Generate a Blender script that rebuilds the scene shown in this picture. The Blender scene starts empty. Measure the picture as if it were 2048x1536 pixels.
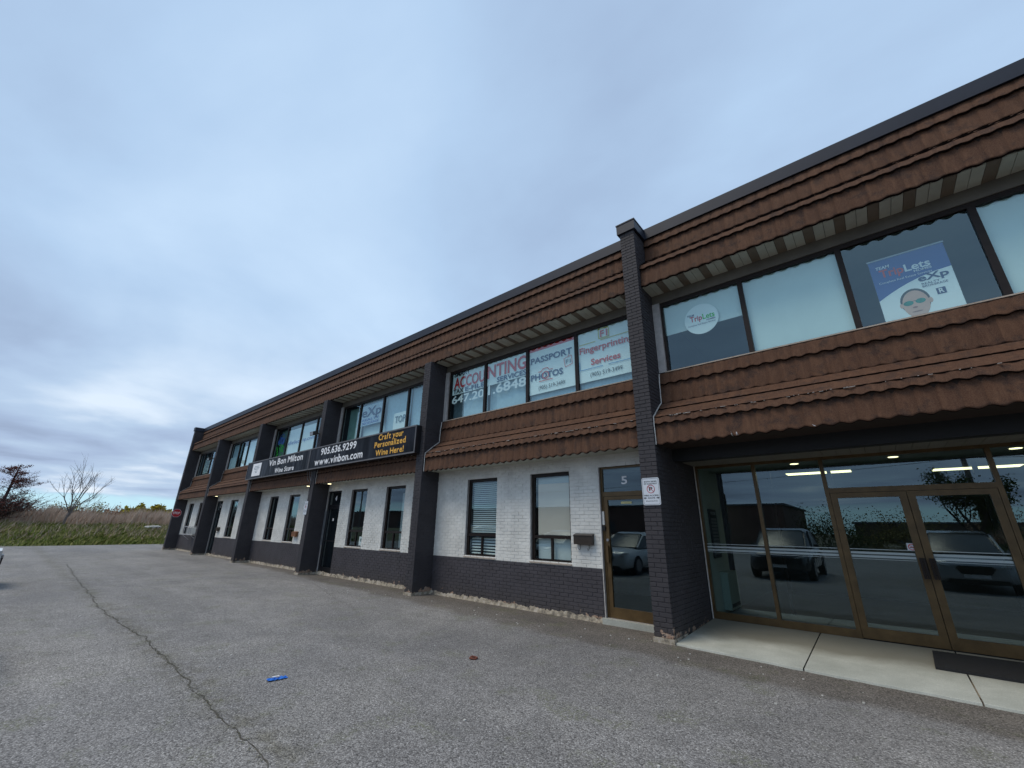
import bpy, bmesh, math, random
import numpy as np
from mathutils import Vector, Matrix
random.seed(7); RNG = np.random.default_rng(11)
C = bpy.context.scene.collection
SC = bpy.context.scene

# ------------------------------------------------------------------ camera
CF, PITCH, YAW, ROLL = 823.335, 0.336449, 0.709869, 0.015838
fw = Vector((-math.sin(YAW)*math.cos(PITCH), math.cos(YAW)*math.cos(PITCH), math.sin(PITCH)))
rt = Vector((math.cos(YAW), math.sin(YAW), 0)); up = rt.cross(fw)
rt2 = rt*math.cos(ROLL)+up*math.sin(ROLL); up2 = -rt*math.sin(ROLL)+up*math.cos(ROLL)
cd = bpy.data.cameras.new('camera'); cam = bpy.data.objects.new('camera', cd); C.objects.link(cam)
cd.sensor_width = 36; cd.lens = CF/2048*36; cd.clip_start = .05; cd.clip_end = 3000
CAM = Vector((0, -7.2279, 1.5407))
M = Matrix((rt2, up2, -fw)).transposed().to_4x4(); M.translation = CAM
cam.matrix_world = M; SC.camera = cam
# ------------------------------------------------------------------ world, sun, exposure
SUN_EL, SUN_AZ = math.radians(60), math.radians(212)      # azimuth clockwise from +Y: light comes from the lot's far side
W = bpy.data.worlds.new('World'); SC.world = W; W.use_nodes = True
nt = W.node_tree; nt.nodes.clear()
def nd(t, ty, **kw):
    n = t.nodes.new(ty)
    for k, v in kw.items(): setattr(n, k, v)
    return n
wo = nd(nt, 'ShaderNodeOutputWorld'); bg = nd(nt, 'ShaderNodeBackground'); bg.inputs[1].default_value = .112
sky = nd(nt, 'ShaderNodeTexSky', sky_type='NISHITA'); sky.sun_disc = False; sky.sun_elevation = SUN_EL; sky.sun_rotation = SUN_AZ
sky.air_density = 1.2; sky.dust_density = .3
tc = nd(nt, 'ShaderNodeTexCoord'); sp = nd(nt, 'ShaderNodeSeparateXYZ'); nt.links.new(tc.outputs['Generated'], sp.inputs[0])
def mth(t, op, a, b=None, c=None, clamp=False):
    n = nd(t, 'ShaderNodeMath', operation=op); n.use_clamp = clamp
    for i, v in enumerate((a, b, c)):
        if v is None: continue
        if isinstance(v, (int, float)): n.inputs[i].default_value = v
        else: t.links.new(v, n.inputs[i])
    return n.outputs[0]
def ramp(t, fac, stops, interp='LINEAR'):
    n = nd(t, 'ShaderNodeValToRGB'); cr = n.color_ramp; cr.interpolation = interp
    while len(cr.elements) < len(stops): cr.elements.new(.5)
    for e, (p, c) in zip(cr.elements, stops):
        e.position = p; e.color = (*c, 1) if isinstance(c, (tuple, list)) else (c, c, c, 1)
    t.links.new(fac, n.inputs[0]); return n.outputs[0]
def mixc(t, fac, a, b, mode='MIX'):
    n = nd(t, 'ShaderNodeMix', data_type='RGBA', blend_type=mode)
    for i, v in ((0, fac), (6, a), (7, b)):
        if isinstance(v, (int, float)): n.inputs[i].default_value = v
        elif isinstance(v, (tuple, list)): n.inputs[i].default_value = (*v, 1)
        else: t.links.new(v, n.inputs[i])
    return n.outputs[2]
def noise(t, vec, scale, detail=4, rough=.5, dist=0.):
    n = nd(t, 'ShaderNodeTexNoise'); n.inputs['Scale'].default_value = scale; n.inputs['Detail'].default_value = detail
    n.inputs['Roughness'].default_value = rough; n.inputs['Distortion'].default_value = dist
    if vec is not None: t.links.new(vec, n.inputs['Vector'])
    return n.outputs[0]
# cloud deck seen in perspective: direction divided by its height above the horizon
zc = mth(nt, 'ADD', mth(nt, 'MAXIMUM', sp.outputs[2], 0.), .055)
cx = mth(nt, 'DIVIDE', sp.outputs[0], zc); cy = mth(nt, 'DIVIDE', sp.outputs[1], zc)
cb = nd(nt, 'ShaderNodeCombineXYZ'); nt.links.new(cx, cb.inputs[0]); nt.links.new(mth(nt, 'MULTIPLY', cy, 1.25), cb.inputs[1])
n1 = noise(nt, cb.outputs[0], .62, 6, .5, .35); n2 = noise(nt, cb.outputs[0], .26, 3, .45, .2); n3 = noise(nt, cb.outputs[0], 1.6, 4, .5)
cl = mth(nt, 'ADD', mth(nt, 'MULTIPLY', n1, .5), mth(nt, 'ADD', mth(nt, 'MULTIPLY', n2, .38), mth(nt, 'MULTIPLY', n3, .12)))
lowc = ramp(nt, cl, [(.38, (2.2, 2.75, 3.9)), (.46, (2.95, 3.75, 5.2)), (.54, (3.6, 4.6, 6.0)), (.64, (6.0, 6.7, 7.5))])
highc = ramp(nt, cl, [(.38, (2.65, 3.55, 5.05)), (.5, (3.4, 4.65, 6.35)), (.62, (4.3, 5.6, 7.2))])
hf = ramp(nt, sp.outputs[2], [(.10, 0.), (.42, 1.)])
cloud = mixc(nt, hf, lowc, highc)
# the deck ends in a ragged edge just above the horizon
edge = mth(nt, 'ADD', sp.outputs[2], mth(nt, 'MULTIPLY', mth(nt, 'SUBTRACT', n1, .5), .035))
ef = ramp(nt, edge, [(.038, 0.), (.050, 1.)])
clear = mixc(nt, .85, sky.outputs[0], (3.5, 5.9, 7.3))
col = mixc(nt, ef, clear, cloud)
nt.links.new(col, bg.inputs[0]); nt.links.new(bg.outputs[0], wo.inputs[0])
sl = bpy.data.lights.new('sun', 'SUN'); sl.energy = 1.5; sl.angle = math.radians(26); sl.color = (1, .88, .70)
so = bpy.data.objects.new('sun', sl); C.objects.link(so)
sd = Vector((math.sin(SUN_AZ)*math.cos(SUN_EL), math.cos(SUN_AZ)*math.cos(SUN_EL), math.sin(SUN_EL)))
so.rotation_euler = (-sd).to_track_quat('-Z', 'Y').to_euler()
SC.view_settings.view_transform = 'Standard'; SC.view_settings.look = 'None'; SC.view_settings.gamma = 1
SC.view_settings.exposure = 0.3; SC.view_settings.use_curve_mapping = False
SC.render.engine = 'CYCLES'; SC.cycles.use_denoising = True; SC.cycles.max_bounces = 8
SC.cycles.transparent_max_bounces = 16; SC.cycles.caustics_reflective = False; SC.cycles.caustics_refractive = False
SC.cycles.sample_clamp_indirect = 5

# ------------------------------------------------------------------ materials
MATS = {}
def new_mat(name):
    m = bpy.data.materials.new(name); m.use_nodes = True; t = m.node_tree; t.nodes.clear()
    o = nd(t, 'ShaderNodeOutputMaterial'); b = nd(t, 'ShaderNodeBsdfPrincipled'); t.links.new(b.outputs[0], o.inputs[0])
    MATS[name] = m; return m, t, b
def pos(t): return nd(t, 'ShaderNodeNewGeometry').outputs['Position']
def bump(t, b, h, strength, dist=.01):
    n = nd(t, 'ShaderNodeBump'); n.inputs['Strength'].default_value = strength; n.inputs['Distance'].default_value = dist
    t.links.new(h, n.inputs['Height']); t.links.new(n.outputs[0], b.inputs['Normal'])
def simple(name, col, rough=.5, metal=0., var=.15, scale=6., bmp=0., spec=.5):
    m, t, b = new_mat(name); p = pos(t)
    n = noise(t, p, scale, 5, .6)
    dark = tuple(c*(1-var) for c in col); light = tuple(min(1, c*(1+var)) for c in col)
    t.links.new(ramp(t, n, [(.3, dark), (.7, light)]), b.inputs['Base Color'])
    b.inputs['Roughness'].default_value = rough; b.inputs['Metallic'].default_value = metal
    b.inputs['Specular IOR Level'].default_value = spec
    if bmp: bump(t, b, noise(t, p, scale*12, 4, .6), bmp, .004)
    return m
def emit(name, col, s):
    m = bpy.data.materials.new(name); m.use_nodes = True; t = m.node_tree; t.nodes.clear()
    o = nd(t, 'ShaderNodeOutputMaterial'); e = nd(t, 'ShaderNodeEmission'); e.inputs[0].default_value = (*col, 1); e.inputs[1].default_value = s
    t.links.new(e.outputs[0], o.inputs[0]); MATS[name] = m; return m

def painted_brick(name, col, peel_h):
    m, t, b = new_mat(name); p = pos(t); s = nd(t, 'ShaderNodeSeparateXYZ'); t.links.new(p, s.inputs[0])
    isl = nd(t, 'ShaderNodeNewGeometry').outputs['Random Per Island']
    n = noise(t, p, 2.2, 5, .6); nf = noise(t, p, 45, 4, .65); nm = noise(t, p, 9, 4, .6)
    lo = tuple(c*.82 for c in col); hi = tuple(min(1, c*1.12) for c in col)
    c = ramp(t, n, [(.3, lo), (.7, hi)])
    c = mixc(t, mth(t, 'MULTIPLY', isl, .16), c, tuple(x*.55 for x in col))
    c = mixc(t, ramp(t, nf, [(.60, 0.), (.78, .5)]), c, tuple(x*.6 for x in col))
    # worn bottom courses: paint lifts off pale brick and render
    bare = ramp(t, noise(t, p, 14, 5, .7), [(.32, (.10, .075, .06)), (.42, (.42, .25, .17)), (.55, (.50, .36, .27)), (.68, (.55, .50, .44))])
    h = mth(t, 'SUBTRACT', mth(t, 'ADD', mth(t, 'MULTIPLY', mth(t, 'SUBTRACT', nm, .5), .62), mth(t, 'MULTIPLY', mth(t, 'SUBTRACT', n, .5), .35)), mth(t, 'SUBTRACT', s.outputs[2], peel_h))
    c = mixc(t, ramp(t, h, [(.0, 0.), (.012, 1.)]), c, bare)
    # grime splashed up from the ground
    g = ramp(t, mth(t, 'ADD', s.outputs[2], mth(t, 'MULTIPLY', n, .25)), [(.12, .45), (.5, 0.)])
    c = mixc(t, g, c, (.07, .06, .05))
    t.links.new(c, b.inputs['Base Color']); b.inputs['Roughness'].default_value = .72; b.inputs['Specular IOR Level'].default_value = .35
    bump(t, b, mth(t, 'ADD', nf, noise(t, p, 160, 3, .6)), .55, .004)
    return m
painted_brick('white_brick', (.74, .73, .69), -1.5)
painted_brick('grey_brick', (.066, .060, .068), .035)
painted_brick('pillar_brick', (.050, .046, .052), .085)
# roof tiles: stone-coated steel
m, t, b = new_mat('roof_tile'); p = pos(t); isl = nd(t, 'ShaderNodeNewGeometry').outputs['Random Per Island']
oi = nd(t, 'ShaderNodeObjectInfo').outputs['Random']; rr = mth(t, 'FRACT', mth(t, 'ADD', isl, oi))
mp = nd(t, 'ShaderNodeMapping'); mp.inputs['Scale'].default_value = (1, 1, .07); t.links.new(p, mp.inputs[0])
c = ramp(t, noise(t, p, 1.3, 5, .6), [(.3, (.056, .025, .015)), (.7, (.105, .050, .029))])
c = mixc(t, mth(t, 'MULTIPLY', rr, .35), c, (.060, .026, .017))
c = mixc(t, ramp(t, noise(t, mp.outputs[0], 22, 4, .6), [(.48, 0.), (.70, .45)]), c, (.15, .078, .046))
c = mixc(t, ramp(t, noise(t, mp.outputs[0], 31, 3, .6), [(.30, .45), (.44, 0.)]), c, (.04, .020, .014))
c = mixc(t, ramp(t, noise(t, p, 5.5, 4, .65), [(.52, 0.), (.66, .75)]), c, (.028, .017, .016))
sand = noise(t, p, 110, 3, .8)
c = mixc(t, ramp(t, sand, [(.45, 0.), (.7, .55)]), c, (.18, .108, .07))
c = mixc(t, ramp(t, sand, [(.28, .5), (.42, 0.)]), c, (.02, .01, .008))
t.links.new(c, b.inputs['Base Color']); b.inputs['Roughness'].default_value = .85; b.inputs['Specular IOR Level'].default_value = .25
bump(t, b, sand, .7, .003)
simple('tile_back', (.03, .018, .013), .9); simple('tile_edge_shade', (.012, .007, .006), .95, 0, .3, 9, 0, .1)  # dark cut edge, plus the shadow line under each row put into its colour
simple('cap_metal', (.020, .024, .038), .5, .0, .12, 3., 0, .3)
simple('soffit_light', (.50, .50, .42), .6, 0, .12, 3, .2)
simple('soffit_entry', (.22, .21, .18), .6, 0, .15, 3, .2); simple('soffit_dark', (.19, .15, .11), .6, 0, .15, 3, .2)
simple('trim_board', (.12, .105, .085), .6, 0, .2, 3, .2)
simple('beam_paint', (.010, .010, .012), .6, 0, .2, 4)
simple('bronze_dark', (.016, .010, .008), .45, .0, .25, 8, 0, .25)
simple('bronze_gold', (.115, .072, .030), .36, .35, .25, 6)
simple('black_frame', (.012, .012, .014), .35, 0, .2, 6)
simple('jamb_white', (.40, .38, .37), .6, 0, .2, 9, .3)
simple('sill_beige', (.40, .33, .27), .55, 0, .2, 12)
simple('caulk', (.58, .55, .52), .6, 0, .2, 15)
simple('interior_dark', (.045, .05, .06), .8, 0, .2, 1)
simple('interior_mid', (.34, .38, .36), .8, 0, .1, 1)
simple('interior_floor', (.035, .035, .035), .45, 0, .3, 3)
simple('blind_white', (.66, .73, .72), .6, 0, .04, 2)
simple('vertical_blind', (.50, .62, .70), .6, 0, .08, 9)
simple('curtain_teal', (.20, .32, .29), .7, 0, .2, 3); simple('blind_dark', (.08, .11, .13), .6, 0, .3, 9)
simple('sheet_white', (.90, .92, .91), .55, 0, .03, 2)
simple('paper_beige', (.74, .64, .54), .6, 0, .03, 1)
simple('lettering_white', (.82, .82, .84), .5, 0, .03)
simple('lettering_black', (.02, .025, .035), .5, 0, .1)
simple('lettering_navy', (.03, .055, .16), .5, 0, .1)
simple('lettering_blue', (.05, .12, .42), .5, 0, .1)
simple('lettering_skyblue', (.10, .32, .60), .5, 0, .1)
simple('lettering_red', (.66, .015, .02), .5, 0, .1)
simple('lettering_pink', (.66, .06, .06), .5, 0, .1)
simple('lettering_green', (.03, .50, .03), .5, 0, .1)
simple('lettering_grey', (.20, .26, .30), .5, 0, .1)
simple('lettering_gold', (.80, .42, .05), .5, 0, .05)
simple('pale_yellow', (.50, .46, .22), .5); simple('lettering_yellow', (.62, .48, .05), .5, 0, .05)
simple('sign_red', (.42, .012, .022), .42, 0, .08)
simple('sign_white', (.62, .66, .72), .4, 0, .04)
simple('banner_blue', (.045, .10, .33), .5, 0, .05, 2)
simple('skin', (.66, .40, .32), .6, 0, .1, 9)
simple('skin_shade', (.34, .17, .14), .6, 0, .1, 9)
simple('hair', (.07, .065, .065), .7, 0, .3, 40)
simple('lens_teal', (.01, .22, .16), .3, 0, .3, 20)
simple('mailbox_brown', (.035, .026, .02), .35, 0, .2, 9)
simple('wood_brown', (.20, .085, .035), .6, 0, .2, 14)
simple('rubber_mat', (.010, .010, .012), .8, 0, .3, 20, .5)
simple('blue_wrapper', (.02, .16, .62), .3, 0, .15, 30)
simple('rust', (.16, .05, .03), .8, 0, .3, 60, .5)
simple('metal_grey', (.28, .29, .31), .4, .5, .15, 9)
simple('plastic_white', (.62, .62, .60), .45, 0, .1, 9)
simple('cable_grey', (.12, .12, .13), .6)
simple('cage_metal', (.40, .40, .42), .45, .3, .2, 20)
simple('heater_enamel', (.30, .36, .33), .4, 0, .05, 2)
simple('far_brick', (.115, .062, .048), .85, 0, .2, .6)
simple('hall_brown', (.085, .06, .045), .85, 0, .3, .4); simple('far_roof', (.08, .08, .09), .8)
simple('white_stone', (.48, .47, .44), .8, 0, .3, 8, .6)
simple('tyre', (.012, .012, .013), .8)
simple('rim', (.30, .30, .32), .3, .7)
simple('car_window', (.012, .016, .020), .32, 0, .1, 2, 0, .8)
simple('lamp_red', (.30, .01, .01), .2)
simple('lamp_clear', (.65, .68, .70), .12)
simple('plate_white', (.7, .72, .75), .5)
for nme, cc in (('car_white', (.62, .63, .64)), ('car_silver', (.34, .36, .38)), ('car_dark', (.02, .022, .028)), ('car_grey', (.10, .105, .115))):
    m = simple(nme, cc, .25, .1, .04, 1.); m.node_tree.nodes['Principled BSDF'].inputs['Coat Weight'].default_value = .8
simple('bark_grey', (.15, .125, .115), .9, 0, .3, 20)
simple('bark_dark', (.035, .024, .022), .9, 0, .3, 20)
emit('lamp_warm', (1, .86, .5), 3.0); emit('lamp_tube', (1, .90, .52), 2.2)

# glass: tinted sheet that reflects and lets light through
def glass(name, tint, ior, wob=.05, wscale=2.2, rough=.0):
    m = bpy.data.materials.new(name); m.use_nodes = True; t = m.node_tree; t.nodes.clear(); MATS[name] = m
    o = nd(t, 'ShaderNodeOutputMaterial'); mx = nd(t, 'ShaderNodeMixShader'); tr = nd(t, 'ShaderNodeBsdfTransparent'); gl = nd(t, 'ShaderNodeBsdfGlossy')
    tr.inputs[0].default_value = (*tint, 1); gl.inputs['Roughness'].default_value = rough; gl.inputs[0].default_value = (.72, .93, 1, 1)
    geo = nd(t, 'ShaderNodeNewGeometry'); dt = nd(t, 'ShaderNodeVectorMath', operation='DOT_PRODUCT')
    t.links.new(geo.outputs['Incoming'], dt.inputs[0]); t.links.new(geo.outputs['Normal'], dt.inputs[1])
    f0 = ((ior-1)/(ior+1))**2      # Schlick, the same from both sides of the sheet
    fres = mth(t, 'MULTIPLY_ADD', mth(t, 'POWER', mth(t, 'SUBTRACT', 1., mth(t, 'ABSOLUTE', dt.outputs['Value'])), 4.), 1-f0, f0)
    bp = nd(t, 'ShaderNodeBump'); bp.inputs['Strength'].default_value = wob; bp.inputs['Distance'].default_value = .02
    t.links.new(noise(t, pos(t), wscale, 2, .5), bp.inputs['Height'])
    t.links.new(bp.outputs[0], gl.inputs['Normal'])
    t.links.new(fres, mx.inputs[0]); t.links.new(tr.outputs[0], mx.inputs[1]); t.links.new(gl.outputs[0], mx.inputs[2]); t.links.new(mx.outputs[0], o.inputs[0])
glass('glass_upper', (.86, 1., 1.), 2.1, .03, 3.0)
glass('glass_lower', (.90, .96, .96), 2.05, .012, 2)
glass('glass_entry', (.66, .78, .76), 2.2, .01, .9)

# sign face: dark vinyl, slightly wavy and glossy
m, t, b = new_mat('sign_vinyl'); p = pos(t)
t.links.new(ramp(t, noise(t, p, .9, 3, .5), [(.35, (.006, .007, .010)), (.65, (.016, .018, .026))]), b.inputs['Base Color'])
b.inputs['Roughness'].default_value = .34; b.inputs['Specular IOR Level'].default_value = .06
mp = nd(t, 'ShaderNodeMapping'); mp.inputs['Scale'].default_value = (1, 1, .35); t.links.new(p, mp.inputs[0])
bump(t, b, noise(t, mp.outputs[0], 1.5, 2, .5), .8, .12)

# asphalt
m, t, b = new_mat('asphalt'); p = pos(t); s = nd(t, 'ShaderNodeSeparateXYZ'); t.links.new(p, s.inputs[0])
v1 = nd(t, 'ShaderNodeTexVoronoi'); v1.inputs['Scale'].default_value = 88; t.links.new(p, v1.inputs[0])
v2 = nd(t, 'ShaderNodeTexVoronoi'); v2.inputs['Scale'].default_value = 130; t.links.new(p, v2.inputs[0])
sc1 = nd(t, 'ShaderNodeSeparateColor'); t.links.new(v1.outputs['Color'], sc1.inputs[0]); sc2 = nd(t, 'ShaderNodeSeparateColor'); t.links.new(v2.outputs['Color'], sc2.inputs[0])
g = mth(t, 'ADD', mth(t, 'MULTIPLY', sc1.outputs[0], .6), mth(t, 'MULTIPLY', sc2.outputs[0], .4))
c = ramp(t, g, [(.10, (.135, .128, .123)), (.35, (.235, .226, .219)), (.62, (.345, .333, .322)), (.85, (.46, .447, .432)), (.96, (.72, .70, .68))])
edge_d = ramp(t, v1.outputs['Distance'], [(.0, 1.), (.62, .80), (.9, .35)]); c = mixc(t, 1, c, edge_d, 'MULTIPLY')
big = noise(t, p, .35, 5, .6, .6); c = mixc(t, 1, c, ramp(t, big, [(.3, (.80, .80, .83)), (.7, (1.08, 1.07, 1.06))]), 'MULTIPLY')
mid = noise(t, p, 2.4, 4, .6, .4); c = mixc(t, 1, c, ramp(t, mid, [(.3, .86), (.7, 1.08)]), 'MULTIPLY')
# older damp strip along the wall, with its own ragged edge
ew = noise(t, p, .9, 5, .6)
yb = mth(t, 'ADD', s.outputs[1], mth(t, 'MULTIPLY', mth(t, 'SUBTRACT', ew, .5), .7))
yb = mth(t, 'ADD', mth(t, 'ADD', yb, 1.62), mth(t, 'MULTIPLY', s.outputs[0], .055))
band = ramp(t, yb, [(.0, 0.), (.22, .8), (.9, 1.)])
c = mixc(t, mth(t, 'MULTIPLY', band, .8), c, mixc(t, 1, c, (.50, .44, .37), 'MULTIPLY'))
# mossy patches
mo = mth(t, 'MULTIPLY', ramp(t, noise(t, p, 1.9, 3, .6), [(.55, 0.), (.66, 1.)]), ramp(t, noise(t, p, 30, 3, .7), [(.44, 0.), (.60, .45)]))
c = mixc(t, mo, c, (.12, .135, .05))
cr = mth(t, 'SUBTRACT', 1., mth(t, 'MULTIPLY', mth(t, 'ABSOLUTE', mth(t, 'ADD', s.outputs[1], mth(t, 'MULTIPLY_ADD', mth(t, 'SUBTRACT', noise(t, p, .8, 2, .5), .5), .35, 5.52))), 3.2), clamp=True)
c = mixc(t, mth(t, 'MULTIPLY', cr, ramp(t, noise(t, p, 4.5, 5, .7), [(.42, 0.), (.6, .6)])), c, mixc(t, 1, c, (.52, .50, .36), 'MULTIPLY'))
st1 = nd(t, 'ShaderNodeMapping'); st1.inputs['Scale'].default_value = (.12, 1., 1); t.links.new(p, st1.inputs[0])
c = mixc(t, 1, c, ramp(t, noise(t, st1.outputs[0], .9, 4, .55), [(.35, .86), (.65, 1.07)]), 'MULTIPLY')
t.links.new(c, b.inputs['Base Color']); b.inputs['Roughness'].default_value = .86; b.inputs['Specular IOR Level'].default_value = .3
bump(t, b, mth(t, 'SUBTRACT', 1., v1.outputs['Distance']), .8, .006)
# concrete
def concrete(name, lo, hi, joint=False):
    m, t, b = new_mat(name); p = pos(t); s = nd(t, 'ShaderNodeSeparateXYZ'); t.links.new(p, s.inputs[0])
    c = ramp(t, noise(t, p, 1.6, 6, .65, .3), [(.3, lo), (.7, hi)])
    c = mixc(t, 1, c, ramp(t, noise(t, p, 90, 3, .6), [(.3, .82), (.7, 1.1)]), 'MULTIPLY')
    d = mth(t, 'ADD', s.outputs[1], mth(t, 'MULTIPLY', mth(t, 'SUBTRACT', noise(t, p, 1.1, 4, .6), .5), .9))
    c = mixc(t, mth(t, 'MULTIPLY', ramp(t, d, [(-.25, 0.), (.45, .8)]), 1.), c, (.17, .158, .12))
    t.links.new(c, b.inputs['Base Color']); b.inputs['Roughness'].default_value = .8
    bump(t, b, noise(t, p, 140, 3, .6), .5, .003)
concrete('slab_concrete', (.34, .35, .31), (.50, .51, .46))
m, t, b = new_mat('foundation'); p = pos(t)
c = ramp(t, noise(t, p, 7, 6, .7), [(.30, (.05, .045, .04)), (.40, (.16, .14, .115)), (.50, (.34, .29, .22)), (.62, (.46, .42, .36)), (.72, (.40, .24, .18))])
t.links.new(c, b.inputs['Base Color']); b.inputs['Roughness'].default_value = .9; bump(t, b, noise(t, p, 60, 4, .7), .5, .006)
# soils and plants
def plant(name, cols, scale=.5, rough=.8):
    m, t, b = new_mat(name); p = pos(t); isl = nd(t, 'ShaderNodeNewGeometry').outputs['Random Per Island']
    f = mth(t, 'ADD', mth(t, 'MULTIPLY', isl, .6), mth(t, 'MULTIPLY', noise(t, p, scale, 3, .6), .5))
    n = len(cols); c = ramp(t, f, [(.12+.8*i/(n-1), cc) for i, cc in enumerate(cols)])
    t.links.new(c, b.inputs['Base Color']); b.inputs['Roughness'].default_value = rough; b.inputs['Specular IOR Level'].default_value = .15
plant('grass_green', [(.055, .095, .016), (.11, .16, .028), (.18, .22, .045), (.34, .31, .12), (.20, .22, .06)])
plant('reed_dry', [(.30, .20, .14), (.45, .33, .25), (.58, .46, .36), (.48, .33, .26), (.66, .57, .45)])
plant('shrub_brown', [(.18, .085, .06), (.29, .16, .11), (.38, .26, .17), (.26, .18, .09)])
plant('shrub_olive', [(.11, .10, .03), (.19, .165, .05), (.27, .22, .075), (.18, .12, .055)])
plant('bush_yellow', [(.13, .11, .012), (.26, .21, .02), (.38, .30, .03), (.18, .17, .02)])
plant('leaf_red', [(.055, .015, .014), (.11, .03, .025), (.16, .05, .035), (.08, .025, .02)])
plant('needle_dark', [(.010, .022, .010), (.02, .04, .016), (.03, .05, .02)])
plant('leaf_green', [(.03, .05, .015), (.06, .09, .025), (.09, .11, .03)])
simple('earth', (.10, .09, .05), .9, 0, .3, .4)
simple('field_soil', (.075, .075, .03), .9, 0, .35, .5)
simple('crack_dark', (.075, .068, .056), .95, 0, .5, 9)
simple('moss', (.10, .098, .06), .95, 0, .5, 30)

# ------------------------------------------------------------------ mesh helpers
class MB:
    def __init__(s): s.v = []; s.f = []
    def box(s, x0, x1, y0, y1, z0, z1):
        n = len(s.v)
        s.v += [(x0,y0,z0),(x1,y0,z0),(x1,y1,z0),(x0,y1,z0),(x0,y0,z1),(x1,y0,z1),(x1,y1,z1),(x0,y1,z1)]
        s.f += [tuple(n+i for i in q) for q in ((0,3,2,1),(4,5,6,7),(0,1,5,4),(1,2,6,5),(2,3,7,6),(3,0,4,7))]; return s
    def poly(s, pts): n = len(s.v); s.v += [tuple(p) for p in pts]; s.f.append(tuple(range(n, n+len(pts)))); return s
    def tube(s, pts, r, k=6, r2=None, cap=True):
        pts = [Vector(p) for p in pts]; n0 = len(s.v); N = len(pts)
        for i, p in enumerate(pts):
            d = (pts[min(i+1, N-1)]-pts[max(i-1, 0)])
            d = d.normalized() if d.length > 1e-9 else Vector((0,0,1))
            a = d.cross(Vector((0,0,1)) if abs(d.z) < .9 else Vector((1,0,0))).normalized(); b_ = d.cross(a)
            rr = r if r2 is None else r+(r2-r)*i/max(1, N-1)
            for j in range(k):
                th = 2*math.pi*j/k; s.v.append(tuple(p+a*math.cos(th)*rr+b_*math.sin(th)*rr))
        for i in range(N-1):
            for j in range(k):
                s.f.append((n0+i*k+j, n0+i*k+(j+1)%k, n0+(i+1)*k+(j+1)%k, n0+(i+1)*k+j))
        if cap: s.f.append(tuple(n0+j for j in range(k))[::-1]); s.f.append(tuple(n0+(N-1)*k+j for j in range(k)))
        return s
    def disc(s, c, nrm, r, th, k=20):
        c = Vector(c); nrm = Vector(nrm).normalized(); return s.tube([c, c+nrm*th], r, k)
    def prism(s, pts, y0, y1, axis='y'):
        n = len(s.v); k = len(pts)
        def P(a, b_, d): return {'y': (a, d, b_), 'x': (d, a, b_), 'z': (a, b_, d)}[axis]
        s.v += [P(a, b_, y0) for a, b_ in pts]+[P(a, b_, y1) for a, b_ in pts]
        s.f.append(tuple(n+i for i in range(k))[::-1]); s.f.append(tuple(n+k+i for i in range(k)))
        for i in range(k): s.f.append((n+i, n+(i+1)%k, n+k+(i+1)%k, n+k+i))
        return s
    def build(s, name, mat, parent=None, smooth=False, fix=True):
        me = bpy.data.meshes.new(name); me.from_pydata(s.v, [], s.f); me.update()
        if fix and len(s.f) < 4000:
            bm = bmesh.new(); bm.from_mesh(me); bmesh.ops.recalc_face_normals(bm, faces=bm.faces); bm.to_mesh(me); bm.free()
        return link(name, me, mat, parent, smooth)
def link(name, me, mat, parent=None, smooth=False):
    if mat: me.materials.clear(); me.materials.append(MATS[mat])
    if smooth: me.polygons.foreach_set('use_smooth', [True]*len(me.polygons))
    o = bpy.data.objects.new(name, me); C.objects.link(o)
    if parent is not None: o.parent = parent
    return o
def np_mesh(name, V, F, mat, parent=None):
    me = bpy.data.meshes.new(name); k = F.shape[1]
    me.vertices.add(len(V)); me.vertices.foreach_set('co', V.astype(np.float32).ravel())
    me.loops.add(F.size); me.loops.foreach_set('vertex_index', F.astype(np.int32).ravel())
    me.polygons.add(len(F)); me.polygons.foreach_set('loop_start', np.arange(0, F.size, k, dtype=np.int32)); me.polygons.foreach_set('loop_total', np.full(len(F), k, dtype=np.int32))
    me.update(); me.validate(); return link(name, me, mat, parent)
def tag(o, label=None, cat=None, group=None, kind=None):
    if label: o['label'] = label
    if cat: o['category'] = cat
    if group: o['group'] = group
    if kind: o['kind'] = kind
    return o
def empty(name, loc, label, cat, group=None, rz=0):
    o = bpy.data.objects.new(name, None); C.objects.link(o); o.location = loc; o.rotation_euler.z = rz; o.empty_display_size = .2
    return tag(o, label, cat, group)
def keep(parent, o):     # parent while keeping world-space coordinates of the mesh
    o.parent = parent; o.matrix_parent_inverse = Matrix.Translation(-Vector(parent.location)) if parent.rotation_euler.z == 0 else parent.matrix_basis.inverted(); return o

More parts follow.
